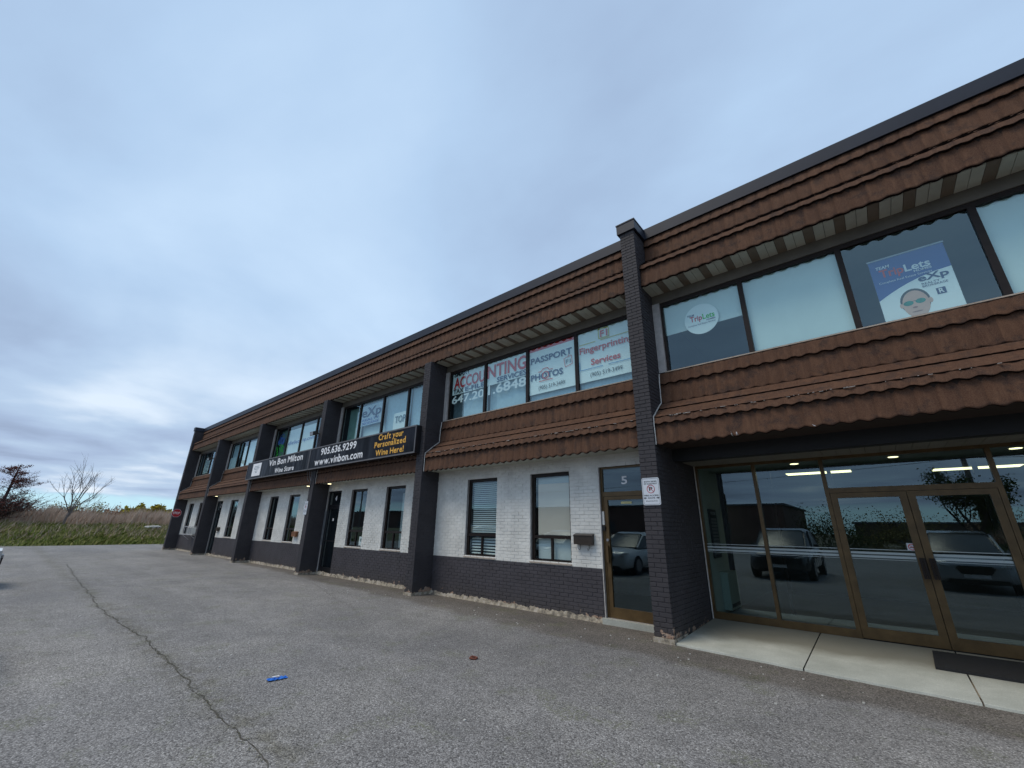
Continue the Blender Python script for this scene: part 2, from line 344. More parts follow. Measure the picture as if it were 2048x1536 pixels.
# text, built from the built-in font and fitted into a rectangle on a plane
TC = {}
def glyphs(txt, bold=False, serif=False):
    key = (txt, bold, serif)
    if key in TC: return TC[key]
    cu = bpy.data.curves.new('t', 'FONT'); cu.body = txt; cu.resolution_u = 3
    if bold: cu.offset = .022
    ob = bpy.data.objects.new('t', cu); me = bpy.data.meshes.new_from_object(ob)
    V = np.array([v.co[:2] for v in me.vertices]); F = [tuple(p.vertices) for p in me.polygons]
    bpy.data.objects.remove(ob); bpy.data.meshes.remove(me); bpy.data.curves.remove(cu)
    TC[key] = (V, F); return TC[key]
SERIF = {  # x position (fraction of glyph width), y (0 base, 1 x-height, 2 cap/ascender)
 'V': [(.08,2),(.92,2)], 'i': [(.5,0),(.3,1)], 'n': [(.1,0),(.9,0),(.02,1)], 'B': [(.06,0),(.06,2)], 'M': [(.08,0),(.92,0),(.08,2),(.92,2)],
 'l': [(.5,0),(.3,2)], 't': [], 'W': [(.05,2),(.95,2)], 'r': [(.15,0),(.02,1)], 'w': [(.06,1),(.94,1)], 'v': [(.08,1),(.92,1)], 'b': [(.02,2)],
 'm': [(.06,0),(.5,0),(.94,0),(.0,1)], 'f': [(.4,0)], 'u': [(.02,1),(.8,1),(.98,0)], 'P': [(.08,0),(.08,2)], 'z': [], 'd': [(.85,2),(1.,0)],
 'H': [(.08,0),(.92,0),(.08,2),(.92,2)], 'a': [(1.,0)], 'y': [(.08,1),(.92,1)], 'o': [], 's': [], 'e': [], 'c': [], 'C': [(.9,2)], 'S': [(.85,2)]}
def serif_line(txt):
    """letter by letter, so that each stem can get its foot and head strokes"""
    VV = []; FF = []; x = 0.; n0 = 0
    Hx, _ = glyphs('x', True); xh = Hx[:,1].max(); Hc, _ = glyphs('H', True); ch = Hc[:,1].max()
    for c in txt:
        if c == ' ': x += .26; continue
        V, F = glyphs(c, True); w = V[:,0].max()-V[:,0].min()
        V2 = V.copy(); V2[:,0] = (V[:,0]-V[:,0].min())*.86+x
        V2[:,0] += .0*V2[:,1]
        VV.append(V2); FF += [tuple(n0+i for i in f) for f in F]; n0 += len(V2)
        for fx, lv in SERIF.get(c, []):
            yy = (0, xh, ch if not c.islower() else ch*1.03)[lv]; cxx = x+fx*w*.86; hw = .085; th = .045
            y0, y1 = (yy, yy+th) if lv == 0 else (yy-th, yy)
            VV.append(np.array([(cxx-hw, y0), (cxx+hw, y0), (cxx+hw, y1), (cxx-hw, y1)])); FF.append((n0, n0+1, n0+2, n0+3)); n0 += 4
        x += w*.86+.065
    return np.vstack(VV), FF
def text(parts_, x0, x1, z0, z1, y, name='lettering', mat='lettering_black', parent=None, bold=False, serif=False, capfit=True, plane='y', shear=0., build=True):
    """caps sit on z0 and reach z1; widths fill x0..x1"""
    V, F = serif_line(parts_) if serif else glyphs(parts_, bold)
    Hc, _ = glyphs('H', bold); ch = Hc[:,1].max()
    sx = (x1-x0)/(V[:,0].max()-V[:,0].min()); sz = (z1-z0)/ch
    X = x0+(V[:,0]-V[:,0].min())*sx; Z = z0+V[:,1]*sz; X = X+shear*(Z-z0)
    if plane == 'y': vs = [(a, y, b_) for a, b_ in zip(X, Z)]
    else: vs = [(y, a, b_) for a, b_ in zip(X, Z)]
    mb = MB(); mb.v = vs; mb.f = F
    return mb.build(name, mat, parent, fix=False) if build else mb
def merge(*mbs):
    r = MB()
    for m_ in mbs:
        n = len(r.v); r.v += m_.v; r.f += [tuple(n+i for i in f) for f in m_.f]
    return r
def ring2d(cx_, cz_, ro, ri, y, k=28, a0=0, a1=2*math.pi):
    mb = MB()
    for i in range(k):
        p = a0+(a1-a0)*i/k; q = a0+(a1-a0)*(i+1)/k
        mb.poly([(cx_+ro*math.cos(p), y, cz_+ro*math.sin(p)), (cx_+ro*math.cos(q), y, cz_+ro*math.sin(q)), (cx_+ri*math.cos(q), y, cz_+ri*math.sin(q)), (cx_+ri*math.cos(p), y, cz_+ri*math.sin(p))])
    return mb
def line2d(x0, z0, x1, z1, w, y):
    d = Vector((x1-x0, z1-z0)); n_ = Vector((-d.y, d.x)).normalized()*w/2
    return MB().poly([(x0+n_.x, y, z0+n_.y), (x1+n_.x, y, z1+n_.y), (x1-n_.x, y, z1-n_.y), (x0-n_.x, y, z0-n_.y)])

# ------------------------------------------------------------------ ground
tag(MB().poly([(-900,-900,-.06),(900,-900,-.06),(900,900,-.06),(-900,900,-.06)]).build('ground', 'earth'), kind='structure')
lot = tag(MB().poly([(-41.5,-38,0),(45,-38,0),(45,30,0),(-41.5,30,0)]).build('parking_lot', 'asphalt'), kind='structure')
def crack(pts, w0, w1, seg=.05, wob=.018):
    mb = MB(); P = []
    for (a, b_) in zip(pts, pts[1:]):
        a = Vector((*a, 0)); b_ = Vector((*b_, 0)); n = max(2, int((b_-a).length/seg))
        for i in range(n): P.append(a.lerp(b_, i/n))
    k = 0
    L = [];
    off = 0
    for i, q in enumerate(P):
        off = off*.85+random.gauss(0, wob*.6); u = i/len(P)
        w = (w0+(w1-w0)*u)*random.uniform(.25, 1.25)
        L.append((q.x+random.gauss(0, .004), q.y+off, w))
    for (x0, y0, wa), (x1, y1, wb) in zip(L, L[1:]):
        mb.poly([(x0, y0-wa, .004), (x1, y1-wb, .004), (x1, y1+wb, .004), (x0, y0+wa, .004)])
    return mb
merge(crack([(-24,-5.2),(-20.9,-5.33),(-14.7,-5.52),(-11.3,-5.6),(-8.9,-5.53)], .007, .010), crack([(-8.9,-5.53),(-7.7,-5.52),(-6.5,-5.53),(-5.35,-5.58)], .010, .008),
      crack([(-5.35,-5.58),(-4.06,-5.615),(-3.4,-5.66),(-2,-5.8)], .007, .004), crack([(-4.06,-5.62),(-4.16,-5.87),(-4.08,-6.03),(-4.0,-6.4)], .004, .004, .03, .008),
      crack([(-12.2,-1.2),(-9.5,-2.0),(-7.6,-2.5)], .006, .003)).build('crack', 'crack_dark', lot)

cm = MB()
for _ in range(1300):
    x = random.choice((random.uniform(-9, -3), random.uniform(-24, -5))); yc = np.interp(x, [-24,-20.9,-14.7,-11.3,-8.9,-7.7,-6.5,-5.35,-4.06,-3], [-5.2,-5.33,-5.52,-5.6,-5.53,-5.52,-5.53,-5.58,-5.615,-5.7])
    y = yc+random.gauss(0, .022 if random.random() < .8 else .07); r_ = random.uniform(.002, .007)*(1.6 if x < -9 else 1); a = random.uniform(0, 6.28); z = .006+random.random()*.003
    cm.poly([(x+r_*1.8*math.cos(a), y+r_*math.sin(a), z), (x+r_*math.cos(a+1.7), y+r_*math.sin(a+1.7), z), (x+r_*1.5*math.cos(a+3.2), y+r_*math.sin(a+3.2), z), (x+r_*math.cos(a+4.9), y+r_*math.sin(a+4.9), z)])
tag(cm.build('moss', 'moss', lot, fix=False), kind='stuff')

# walkway slab at the entrance: four cast panels sloping to the lot
wk = tag(MB().box(-2.585, 6.2, -.4, 1.3, -.05, .004).build('walkway', 'foundation'), kind='structure')
XJ = [-2.583, -1.05, .39, 1.84, 3.3]; FE = {-2.583: -.56, -1.05: -.66, .39: -.70, 1.84: -.73, 3.3: -.75}
for a, b_ in zip(XJ, XJ[1:]):
    g = .007; mb = MB(); n = 0
    ya, yb_ = FE[a], FE[b_]; N = 14
    rows = []
    for i in range(N+1):
        x = a+g+(b_-a-2*g)*i/N; yf = ya+(yb_-ya)*i/N + (0 if a < -2 and i == 0 else random.uniform(-.010, .010))
        rows.append([(x, yf, 0.), (x, yf+.005, .022), (x, yf+.02, .027), (x, 1.30, .10)])
    for r0, r1 in zip(rows, rows[1:]):
        for j in range(3): mb.poly([r0[j], r1[j], r1[j+1], r0[j+1]])
    mb.build('paving_slab', 'slab_concrete', wk)

# ------------------------------------------------------------------ building
PX = [-33.18, -27.25, -21.18, -15.0, -9.02, -2.884, 3.26, 9.4]; PW = .29; PD = .566
bld = empty('commercial_building', (0, 0, 0), 'two storey brick building with brown tiled mansard bands and grey pillars', 'building')
BRICKS = []     # (centre, size, material, parent name)
WALLPART = {}
def gridwall(name, x0, x1, z0, z1, opens, y, mat, plane='y'):
    xs = sorted({x0, x1, *[v for o in opens for v in o[:2] if x0 < v < x1]}); zs = sorted({z0, z1, *[v for o in opens for v in o[2:4] if z0 < v < z1]})
    mb = MB()
    for a, b_ in zip(xs, xs[1:]):
        for c_, d in zip(zs, zs[1:]):
            mx_, mz = (a+b_)/2, (c_+d)/2
            if any(o[0] < mx_ < o[1] and o[2] < mz < o[3] for o in opens): continue
            mb.poly([(a, y, c_), (b_, y, c_), (b_, y, d), (a, y, d)])
    return mb.build(name, mat, bld, fix=False)
CH = .0667; BL = .205
def brick_zone(x0, x1, z0, z1, opens, mat, y=0., axis='y', owner='wall', sgn=-1):
    """running bond; front face at coordinate y of the given axis"""
    r0 = int(round(z0/CH)); r1 = int(round(z1/CH))
    for r in range(r0, r1):
        a = r*CH+.005; b_ = (r+1)*CH-.005
        x = x0-(BL/2 if r % 2 else 0)
        while x < x1-.01:
            xa, xb = max(x+.005, x0+.001), min(x+BL-.005, x1-.001); x += BL
            if xb-xa < .03: continue
            segs = [(xa, xb)]
            for o in opens:
                if o[2] < (a+b_)/2 < o[3]:
                    ns = []
                    for (p, q) in segs:
                        if q <= o[0] or p >= o[1]: ns.append((p, q)); continue
                        if p < o[0]-.02: ns.append((p, o[0]))
                        if q > o[1]+.02: ns.append((o[1], q))
                    segs = ns
            for p, q in segs:
                if q-p < .02: continue
                j = random.uniform(-.0025, .0025)
                BRICKS.append((axis, (p+q)/2, q-p, (a+b_)/2, b_-a, y+sgn*(.0+j), mat, owner, sgn))
SPLIT = CH*13            # .867 white above, grey below
GT = 2.93
bays = []
WZ0, WZ1, WT = .905, 2.655, 1.38
GW = {0: [('w', -32.22, -31.25), ('w', -30.10, -29.12)], 1: [('d', -26.955, -25.98), ('w', -24.73, -23.68)],
      2: [('w', -19.80, -18.93), ('w', -17.86, -16.93)], 3: [('d', -14.70, -13.76), ('w', -13.10, -12.15), ('w', -11.11, -10.15)],
      4: [('w', -7.61, -6.62), ('w', -5.645, -4.645), ('d', -3.972, -2.888)], 6: [('w', 4.9, 5.9), ('w', 7.2, 8.2)]}
DZ0, DZ1 = .095, 2.69
for i in range(7):
    if i == 5: continue
    x0, x1 = PX[i]+PW, PX[i+1]
    ops = [(a, b_, WZ0, WZ1) if k == 'w' else (a, b_, DZ0 if i == 4 else .06, DZ1 if i == 4 else 2.66) for k, a, b_ in GW[i]]
    lo = gridwall('wall', x0, x1, 0, SPLIT, ops, .0075, 'grey_brick'); hi = gridwall('wall', x0, x1, SPLIT, GT, ops, .0075, 'white_brick')
    WALLPART[('g', i)] = lo; WALLPART[('h', i)] = hi
    brick_zone(x0, x1, CH*1, SPLIT, ops, 'grey_brick', owner=('g', i)); brick_zone(x0, x1, SPLIT, CH*44, ops, 'white_brick', owner=('h', i))
    rv = MB()
    for o in ops:
        a, b_, c_, d = o
        rv = MB(); rv.box(a-.03, a, .009, .2, c_, d).box(b_, b_+.03, .009, .2, c_, d).box(a-.03, b_+.03, .009, .2, d, d+.03)
        rv.box(a-.03, b_+.03, .009, .2, c_-.03, c_); rv.build('reveal', 'jamb_white', bld)
    # crumbling foundation strip
    N = int((x1-x0)/.03); fm = MB(); pv = None; hh = .07; dd = .02
    for k in range(N+1):
        x = x0+(x1-x0)*k/N
        if x > -4.0 and i == 4: tgt = .07
        else: tgt = .075
        hh = hh*.7+(tgt+random.uniform(-.05, .06))*.3; dd = dd*.85+random.uniform(.004, .014)*.15
        ht = max(.03, hh+random.uniform(-.012, .012))
        cur = [(x, -dd-.02, 0), (x, -dd-.006, ht*.55), (x, -dd, ht*.9), (x, .0, ht)]
        if pv:
            for j in range(3): fm.poly([pv[j], cur[j], cur[j+1], pv[j+1]])
        pv = cur
    fm.build('foundation', 'foundation', bld, fix=False)
# pillars
PILL = []
for i, x in enumerate(PX):
    full = i in (0, 5, 6, 7); zt_ = 7.215 if full else 5.915
    pil = MB().box(x+.008, x+PW-.008, -PD+.008, 1.25 if i in (5, 6) else .3, 0, zt_).build('pillar', 'pillar_brick', bld)
    PILL.append(pil)
    brick_zone(x, x+PW, CH*(1 if i == 5 else 1), zt_, [], 'pillar_brick', y=-PD, owner=('p', i))
    rear = 1.25 if i == 5 else (.0)
    # side faces (bricks run along Y)
    for sgn, xs_ in ((1, x+PW), (-1, x)):
        if sgn == -1 and i in (7,): continue
        BRICKS_start = len(BRICKS)
        lim = rear if sgn == 1 else (0. if i else 3.0)
        if i == 5 and sgn == 1:
            brick_zone(-PD, 1.25, CH, 2.69, [], 'pillar_brick', y=xs_, axis='x', owner=('p', i), sgn=1)
            brick_zone(-PD, 0.05, CH*41, zt_, [], 'pillar_brick', y=xs_, axis='x', owner=('p', i), sgn=1)
        elif i == 0 and sgn == -1:
            brick_zone(-PD, .3, CH, zt_, [], 'pillar_brick', y=xs_, axis='x', owner=('p', i), sgn=-1)
        else:
            brick_zone(-PD, .0, CH, zt_, [], 'pillar_brick', y=xs_, axis='x', owner=('p', i), sgn=sgn)
    if full:
        cp = MB().box(x-.045, x+PW+.045, -PD-.04, .35, 7.22, 7.445); cp.box(x-.055, x+PW+.055, -PD-.05, .36, 7.425, 7.45); cp.build('pillar_cap', 'cap_metal', pil)
    # footing, pale and chipped
    fb = MB(); z = 0
    fb.box(x-.012, x+PW+.012, -PD-.02, -.02, 0, .05+.02*random.random())
    fb.build('footing', 'foundation', pil)
# brick objects: the nearest as pieces, the rest joined
def bcentre(b_):
    ax, c_, w, z, h, y, mat, ow, sgn = b_
    return Vector((c_, y, z)) if ax == 'y' else Vector((y, c_, z))
def shown(b_):
    p = bcentre(b_)
    if b_[0] == 'x' and b_[8] == -1: return 1e6
    v = p-CAM; zz = v.dot(fw)
    if zz < .1: return 1e6
    u = 1024+CF*v.dot(rt2)/zz; vv = 768-CF*v.dot(up2)/zz
    if u < 0 or u > 2048 or vv < 0 or vv > 1536: return 1e6
    n_ = Vector((0,-1,0)) if b_[0] == 'y' else Vector((1,0,0)); cosv = max(.05, -v.normalized().dot(n_))
    return v.length_squared/cosv/b_[2]
idx = sorted(range(len(BRICKS)), key=lambda k: shown(BRICKS[k]))
near = set(idx[:300])
def bverts(b_):
    ax, c_, w, z, h, y, mat, ow, sgn = b_
    D = .012; ch = .0025
    f0, f1 = y, y-sgn*D
    out = []
    for (dep, ins) in ((f1, 0), (f0-sgn*ch, 0), (f0, ch)):
        for (a, b2) in ((-1,-1),(1,-1),(1,1),(-1,1)):
            p = c_+a*(w/2-ins); q = z+b2*(h/2-ins)
            out.append((p, dep, q) if ax == 'y' else (dep, p, q))
    return out
BF = [(8,9,10,11)]+[(k*4+j, k*4+(j+1)%4, (k+1)*4+(j+1)%4, (k+1)*4+j) for k in range(2) for j in range(4)]
joined = {}
owner_obj = lambda ow: PILL[ow[1]] if ow[0] == 'p' else WALLPART[ow]
for k, b_ in enumerate(BRICKS):
    flip = (b_[0] == 'x') == (b_[8] == 1)
    fs = BF if (b_[0] == 'y' or b_[8] == 1) else [f[::-1] for f in BF]
    if k in near:
        mb = MB(); mb.v = bverts(b_); mb.f = list(fs); mb.build('brick', b_[6], owner_obj(b_[7]))
    else:
        J = joined.setdefault(b_[7], MB()); n = len(J.v); J.v += bverts(b_); J.f += [tuple(n+i for i in f) for f in fs]
matof = {'g': 'grey_brick', 'h': 'white_brick', 'p': 'pillar_brick'}
for ow, J in joined.items(): tag(J.build('brickwork', matof[ow[0]], owner_obj(ow), fix=False), kind='stuff')

# mansard bands -----------------------------------------------------------
TP = .19
LOW = [((-.02, 4.275), (-.035, 4.075)), ((-.02, 4.075), (-.045, 3.705)), ((-.035, 3.72), (-.255, 3.535)), ((-.24, 3.54), (-.485, 3.345)), ((-.485, 3.355), (-.497, 3.245)), ((-.475, 3.26), (-.487, 2.90))]
UPP = [((-.06, 7.24), (-.085, 7.05)), ((-.065, 7.06), (-.09, 6.70)), ((-.075, 6.715), (-.24, 6.58)), ((-.23, 6.585), (-.42, 6.43)), ((-.42, 6.44), (-.435, 6.33)), ((-.415, 6.345), (-.430, 5.955))]
def tile_geo(seg, width, flare=False, K=8):
    (ya, za), (yb_, zb_) = seg
    d = Vector((0, yb_-ya, zb_-za)); L = d.length; d.normalize(); n_ = Vector((0, d.z, -d.y)) if True else None
    if n_.y > 0 or (abs(n_.y) < .2 and n_.z < 0): n_ = -n_
    V = []; F = []; lip = .012 if flare else .024; amp = .013 if flare else .021; sc_ = .022 if flare else .034
    lv = [0., .5, .93, 1.]
    for r, q in enumerate(lv):
        for k in range(K+1):
            u = k/K; wv = abs(math.sin(math.pi*u))**.7; w2 = .5-.5*math.cos(2*math.pi*u)
            down = sc_*w2 if q == 1. else (sc_*.8*w2 if q > .9 else 0)
            out = lip*q+amp*wv*(.35+.65*q)
            V.append(Vector((u*width, ya, za))+d*(L*q+down)+n_*out)
    nb = len(V)
    for k in range(K+1):
        u = k/K; wv = abs(math.sin(math.pi*u))**.7
        V.append(V[3*(K+1)+k]-n_*(lip+amp*wv*.9))
    for r in range(4):
        for k in range(K):
            a = r*(K+1)+k; F.append((a, a+1, a+K+2, a+K+1))
    return [tuple(v) for v in V], F
EDG = {}; TJ = {}
tile_mesh = {}
def run_tiles(prof, x0, x1, key, ind_rows, owner):
    n = int(round((x1-x0)/TP)); w = (x1-x0)/n
    for r, seg in enumerate(prof):
        V, F = tile_geo(seg, w, r in (2, 3), K=8 if x1 > -9.5 else 4)
        for k in range(n):
            if r in ind_rows and n_left[0] > 0 and x0+k*w > ind_rows[r]:
                n_left[0] -= 1
                kk = (key, r, round(w, 4))
                if kk not in tile_mesh:
                    me = bpy.data.meshes.new('roof_tile'); me.from_pydata(V, [], F); me.materials.append(MATS['roof_tile']); me.materials.append(MATS['tile_edge_shade']); me.polygons.foreach_set('material_index', [1 if q >= 3*8 else 0 for q in range(len(F))]); me.polygons.foreach_set('use_smooth', [q < 24 for q in range(len(F))]); me.update(); tile_mesh[kk] = me
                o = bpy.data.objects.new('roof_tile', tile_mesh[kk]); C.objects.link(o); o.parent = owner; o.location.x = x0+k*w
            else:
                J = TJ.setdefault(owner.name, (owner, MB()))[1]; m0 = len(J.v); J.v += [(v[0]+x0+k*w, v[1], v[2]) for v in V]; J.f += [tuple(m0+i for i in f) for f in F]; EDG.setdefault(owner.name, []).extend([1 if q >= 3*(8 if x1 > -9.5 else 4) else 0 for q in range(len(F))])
n_left = [300]
def backing(prof, x0, x1, zin, yin, name):
    pts = [(prof[0][0][0]+.012, prof[0][0][1])]+[(s_[1][0]+.012, s_[1][1]) for s_ in prof[1:]]
    pts[-1] = (prof[-1][1][0]+.015, prof[-1][1][1]+.012)
    pts = pts+[(yin, prof[-1][1][1]+.012), (yin, prof[0][0][1])]
    return MB().prism(pts, x0, x1, 'x').build(name, 'tile_back', bld)
# lower bands, one per bay
lowers = {}
for i in range(7):
    x0, x1 = PX[i]+PW+.004, PX[i+1]-.004
    lowers[i] = backing(LOW, x0, x1, 0, .05 if i != 5 else .21, 'mansard_band')
segs = [(PX[0]+PW+.004, PX[5]-.004), (PX[5]+PW+.004, PX[6]-.004), (PX[6]+PW+.004, PX[7]-.004)]
uppers = [backing(UPP, a, b_, 0, .12, 'mansard_band') for a, b_ in segs]
run_tiles(LOW, PX[5]+PW+.004, PX[6]-.004, 'l5', {0:-9,1:-9,2:-9,3:-9,4:-9,5:-9}, lowers[5])
run_tiles(UPP, segs[1][0], segs[1][1], 'u1', {5:-9, 1:-9, 0:-9}, uppers[1])
run_tiles(LOW, PX[4]+PW+.004, PX[5]-.004, 'l4', {5:-9}, lowers[4])
n_left[0] = 0
for i in (0, 1, 2, 3, 6): run_tiles(LOW, PX[i]+PW+.004, PX[i+1]-.004, 'l%d' % i, {}, lowers[i])
run_tiles(UPP, segs[0][0], segs[0][1], 'u0', {}, uppers[0]); run_tiles(UPP, segs[2][0], segs[2][1], 'u2', {}, uppers[2])
for ow, J in TJ.values():
    o = tag(J.build('roof_tiles', 'roof_tile', ow, smooth=True, fix=False), kind='stuff'); o.data.materials.append(MATS['tile_edge_shade'])
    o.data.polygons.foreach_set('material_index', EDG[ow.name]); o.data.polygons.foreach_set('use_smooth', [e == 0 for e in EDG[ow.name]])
# pale chips along the ridges
for i, cnt in ((5, 55), (4, 60), (3, 20), (2, 12)):
    mb = MB()
    for _ in range(cnt):
        x = random.uniform(PX[i]+PW+.05, PX[i+1]-.05); l = random.uniform(.005, .05)*random.choice((.4, .4, 1, 2)); y = -.500-.006; z = 3.343+random.uniform(-.006, .006)
        mb.box(x, x+l, y-.021, y+.002, z+.001, z+.0045)
    tag(mb.build('paint_flakes', 'caulk', lowers[i]), kind='stuff')
mb = MB()
for cx_, s_ in ((-1.42, 1.), (-1.36, .8), (-.42, .5)):
    for k in range(3):
        a = random.uniform(-1, 1); mb.poly([(cx_, -.531, 2.872), (cx_+.025*a-.008, -.531, 2.872+.09*s_*random.uniform(.6, 1)), (cx_+.02, -.531, 2.875)])
tag(mb.build('paint_flakes', 'lettering_white', lowers[5], fix=False), kind='stuff')
# caulk line where each lower band meets its pillar
for i in range(6):
    x = PX[i]+PW+.007
    pts = [(x, -.035, 4.28), (x, -.062, 4.08), (x, -.075, 3.71), (x, -.275, 3.56), (x, -.512, 3.36), (x, -.522, 3.24), (x, -.520, 2.885)]
    P = [Vector(p) for p in pts]; Q = []
    for a, b_ in zip(P, P[1:]):
        for k in range(6): Q.append(a.lerp(b_, k/6)+Vector((0, random.uniform(-.004, .004), 0)))
    Q.append(P[-1]); MB().tube(Q, .011 if i > 3 else .007, 5).build('caulk_line', 'caulk', lowers[i])

# parapet cap, roof, end walls
for a, b_ in segs:
    MB().box(a, b_, -.10, .30, 7.25, 7.465).box(a, b_, -.115, -.10, 7.235, 7.475).build('roof_cap', 'cap_metal', bld)
MB().box(PX[0]+.3, PX[7]+.2, .3, 14, 7.1, 7.3).build('roof', 'far_roof', bld)
MB().box(PX[0]+.01, PX[0]+.25, .3, 14, 0, 7.25).box(PX[7]+.1, PX[7]+.28, .3, 14, 0, 7.25).build('end_wall', 'grey_brick', bld)
MB().box(PX[0]+.25, PX[7]+.1, 13.8, 14, 0, 7.2).build('back_wall', 'white_brick', bld)
# floors, partitions and room shells
MB().box(PX[0]+.25, PX[7]+.1, .13, 13.8, 3.0, 3.3).box(PX[0]+.25, PX[7]+.1, .35, 13.8, 5.97, 6.1).build('floor_slab', 'interior_mid', bld)
MB().box(PX[0]+.25, PX[5]+.1, .2, 13.8, 0.0, .05).build('interior_floor', 'interior_floor', bld)
pm = MB()
for i in range(1, 7):
    if i in (5,): pm.box(PX[i]+.05, PX[i]+.2, .3, 6, 3.3, 5.96); pm.box(PX[i]+.05, PX[i]+.27, 1.25, 6, .05, 2.99); continue
    pm.box(PX[i]+.05, PX[i]+.2, .3, 6, .05, 2.99); pm.box(PX[i]+.05, PX[i]+.2, .3, 6, 3.3, 5.96)
pm.box(PX[0]+.25, PX[5]+.1, 3.2, 3.3, .05, 2.99); pm.box(PX[0]+.25, PX[7], 4.4, 4.5, 3.3, 5.96)
pm.build('partition', 'interior_dark', bld)

# upper storey: soffit panels, trim board, jambs and window bands -----------
SP = .129
def soffit(x0, x1, y0, y1, z, individually, pitch=SP, pattern=('soffit_light', 'soffit_light', 'soffit_dark'), trimmesh=True):
    n = int((x1-x0)/pitch)+1; acc = {}
    for k in range(n):
        a = x0+k*pitch; b_ = min(a+pitch-.006, x1)
        if b_-a < .01: continue
        mt = pattern[k % len(pattern)]
        if individually: MB().box(a, b_, y0, y1, z-.004-(.003 if mt == 'soffit_light' else 0), z+.01).build('soffit_panel', mt, bld)
        else: acc.setdefault(mt, MB()).box(a, b_, y0, y1, z-.004-(.003 if mt == 'soffit_light' else 0), z+.01)
    for mt, mb in acc.items(): tag(mb.build('soffit_panels', mt, bld), kind='stuff')
    MB().box(x0, x1, y0, y1, z+.012, z+.02).build('soffit_board', 'beam_paint', bld)
UZ0, UZ1 = 4.305, 5.745
MULL = {0: [-31.74, -30.35, -28.9], 1: [-25.5, -24.22, -22.75], 2: [-19.42, -18.02, -16.65], 3: [-13.36, -11.92, -10.54], 4: [-7.19, -5.775, -4.397], 5: [-1.05, .33, 1.76], 6: [5.0, 6.4, 7.8]}
UWIN = {}; PANEX = {}
for i in range(7):
    x0, x1 = PX[i]+PW, PX[i+1]
    soffit(x0+.002, x1-.002, -.40, .03, 5.95, i in (4, 5))
    MB().box(x0, x1, .03, .14, UZ1, 5.96).build('trim_board', 'trim_board', bld)
    a, b_ = x0+.14, x1-.14
    MB().box(x0, a, .0, .14, UZ0, UZ1-.002).build('jamb', 'jamb_white', bld); MB().box(b_, x1, .0, .14, UZ0, UZ1-.002).build('jamb', 'jamb_white', bld)
    if i == 6: continue
    # frame with mullions
    y0, y1 = .045, .10; fr = MB()
    fr.box(a, b_, y0, y1, UZ1-.075, UZ1-.003); fr.box(a, b_, y0, y1, UZ0, UZ0+.028)
    edges = [a]+MULL[i]+[b_]
    fr.box(a, a+.045, y0-.002, y1, UZ0+.028, UZ1-.075).box(b_-.045, b_, y0-.002, y1, UZ0+.028, UZ1-.075)
    for mx_ in MULL[i]: fr.box(mx_-.038, mx_+.038, y0-.004, y1+.02, UZ0+.028, UZ1-.075)
    win = fr.build('window', 'bronze_dark', bld); UWIN[i] = win
    MB().box(a-.02, b_+.02, -.035, .044, UZ0-.022, UZ0-.004).build('sill', 'sill_beige', win)
    PANEX[i] = []
    for p, q in zip(edges, edges[1:]):
        pa, pb = p+.038, q-.038; PANEX[i].append((pa, pb))
        MB().poly([(pa, .075, UZ0+.028), (pb, .075, UZ0+.028), (pb, .075, UZ1-.075), (pa, .075, UZ1-.075)]).build('pane', 'glass_upper', win, fix=False)
    MB().box(x0, x1, .14, .2, 3.3, UZ0-.02).build('spandrel', 'interior_mid', bld)
def sheet(win, x0, x1, z0, z1, y, mat, name='blind', th=.003):
    return MB().box(x0, x1, y, y+th, z0, z1).build(name, mat, win)
def vblind(win, x0, x1, z0, z1, y, mat='vertical_blind', pitch=.085):
    mb = MB(); x = x0
    while x < x1:
        q = min(x+pitch*.93, x1); mb.poly([(x, y, z0), (q, y+.018, z0), (q, y+.018, z1), (x, y, z1)]); x += pitch
    return mb.build('vertical_blind', mat, win, fix=False)
zt_ = UZ1-.076; zb_ = UZ0+.029
# bay 6 (index 5)
w = UWIN[5]; pa = PANEX[5]
sheet(w, pa[0][0], pa[0][1], 5.065, zt_, .12, 'blind_white'); sheet(w, pa[1][0], pa[1][1], zb_, zt_, .12, 'blind_white')
sheet(w, pa[3][0], pa[3][1], zb_, zt_, .12, 'blind_white')
disc = MB(); disc.disc((-1.752, .084, 5.20), (0, 1, 0), .295, .003, 40); disc.build('decal', 'sheet_white', w)
Y = .080
text('TEAM', -1.99, -1.865, 5.292, 5.33, Y, mat='lettering_navy', parent=w, bold=True); text('Trip', -1.945, -1.735, 5.18, 5.285, Y, mat='lettering_red', parent=w, bold=True)
text('Lets', -1.725, -1.52, 5.183, 5.285, Y, mat='lettering_green', parent=w, bold=True); text('HOMES', -1.665, -1.515, 5.137, 5.165, Y, mat='lettering_navy', parent=w, bold=True)
text('Complete Real Estate Services', -1.99, -1.52, 5.088, 5.118, Y, mat='lettering_navy', parent=w)
# bay 5 (index 4): accounting and passport photo lettering
w = UWIN[4]; pa = PANEX[4]; Y = .081
vblind(w, pa[0][0], pa[0][0]+.42, zb_, zt_, .22, 'blind_dark'); vblind(w, pa[0][0]+.44, pa[0][1], zb_, zt_, .2); vblind(w, pa[1][0], pa[1][0]+.33, zb_, zt_, .24, 'vertical_blind'); vblind(w, pa[1][0]+.3, pa[1][1], zb_, zt_, .18)
sheet(w, pa[0][0]+.04, pa[0][1], 5.04, zt_, .098, 'sheet_white', 'poster'); sheet(w, pa[1][0], pa[1][1], 5.04, 5.66, .098, 'sheet_white', 'poster')
text('SMART', -8.46, -7.82, 5.575, 5.72, Y, mat='lettering_black', parent=w, bold=True)
text('ACCOU', -8.44, -7.24, 5.215, 5.53, Y, mat='lettering_red', parent=w, bold=True); text('NTING', -7.135, -5.83, 5.24, 5.585, Y, mat='lettering_red', parent=w, bold=True)
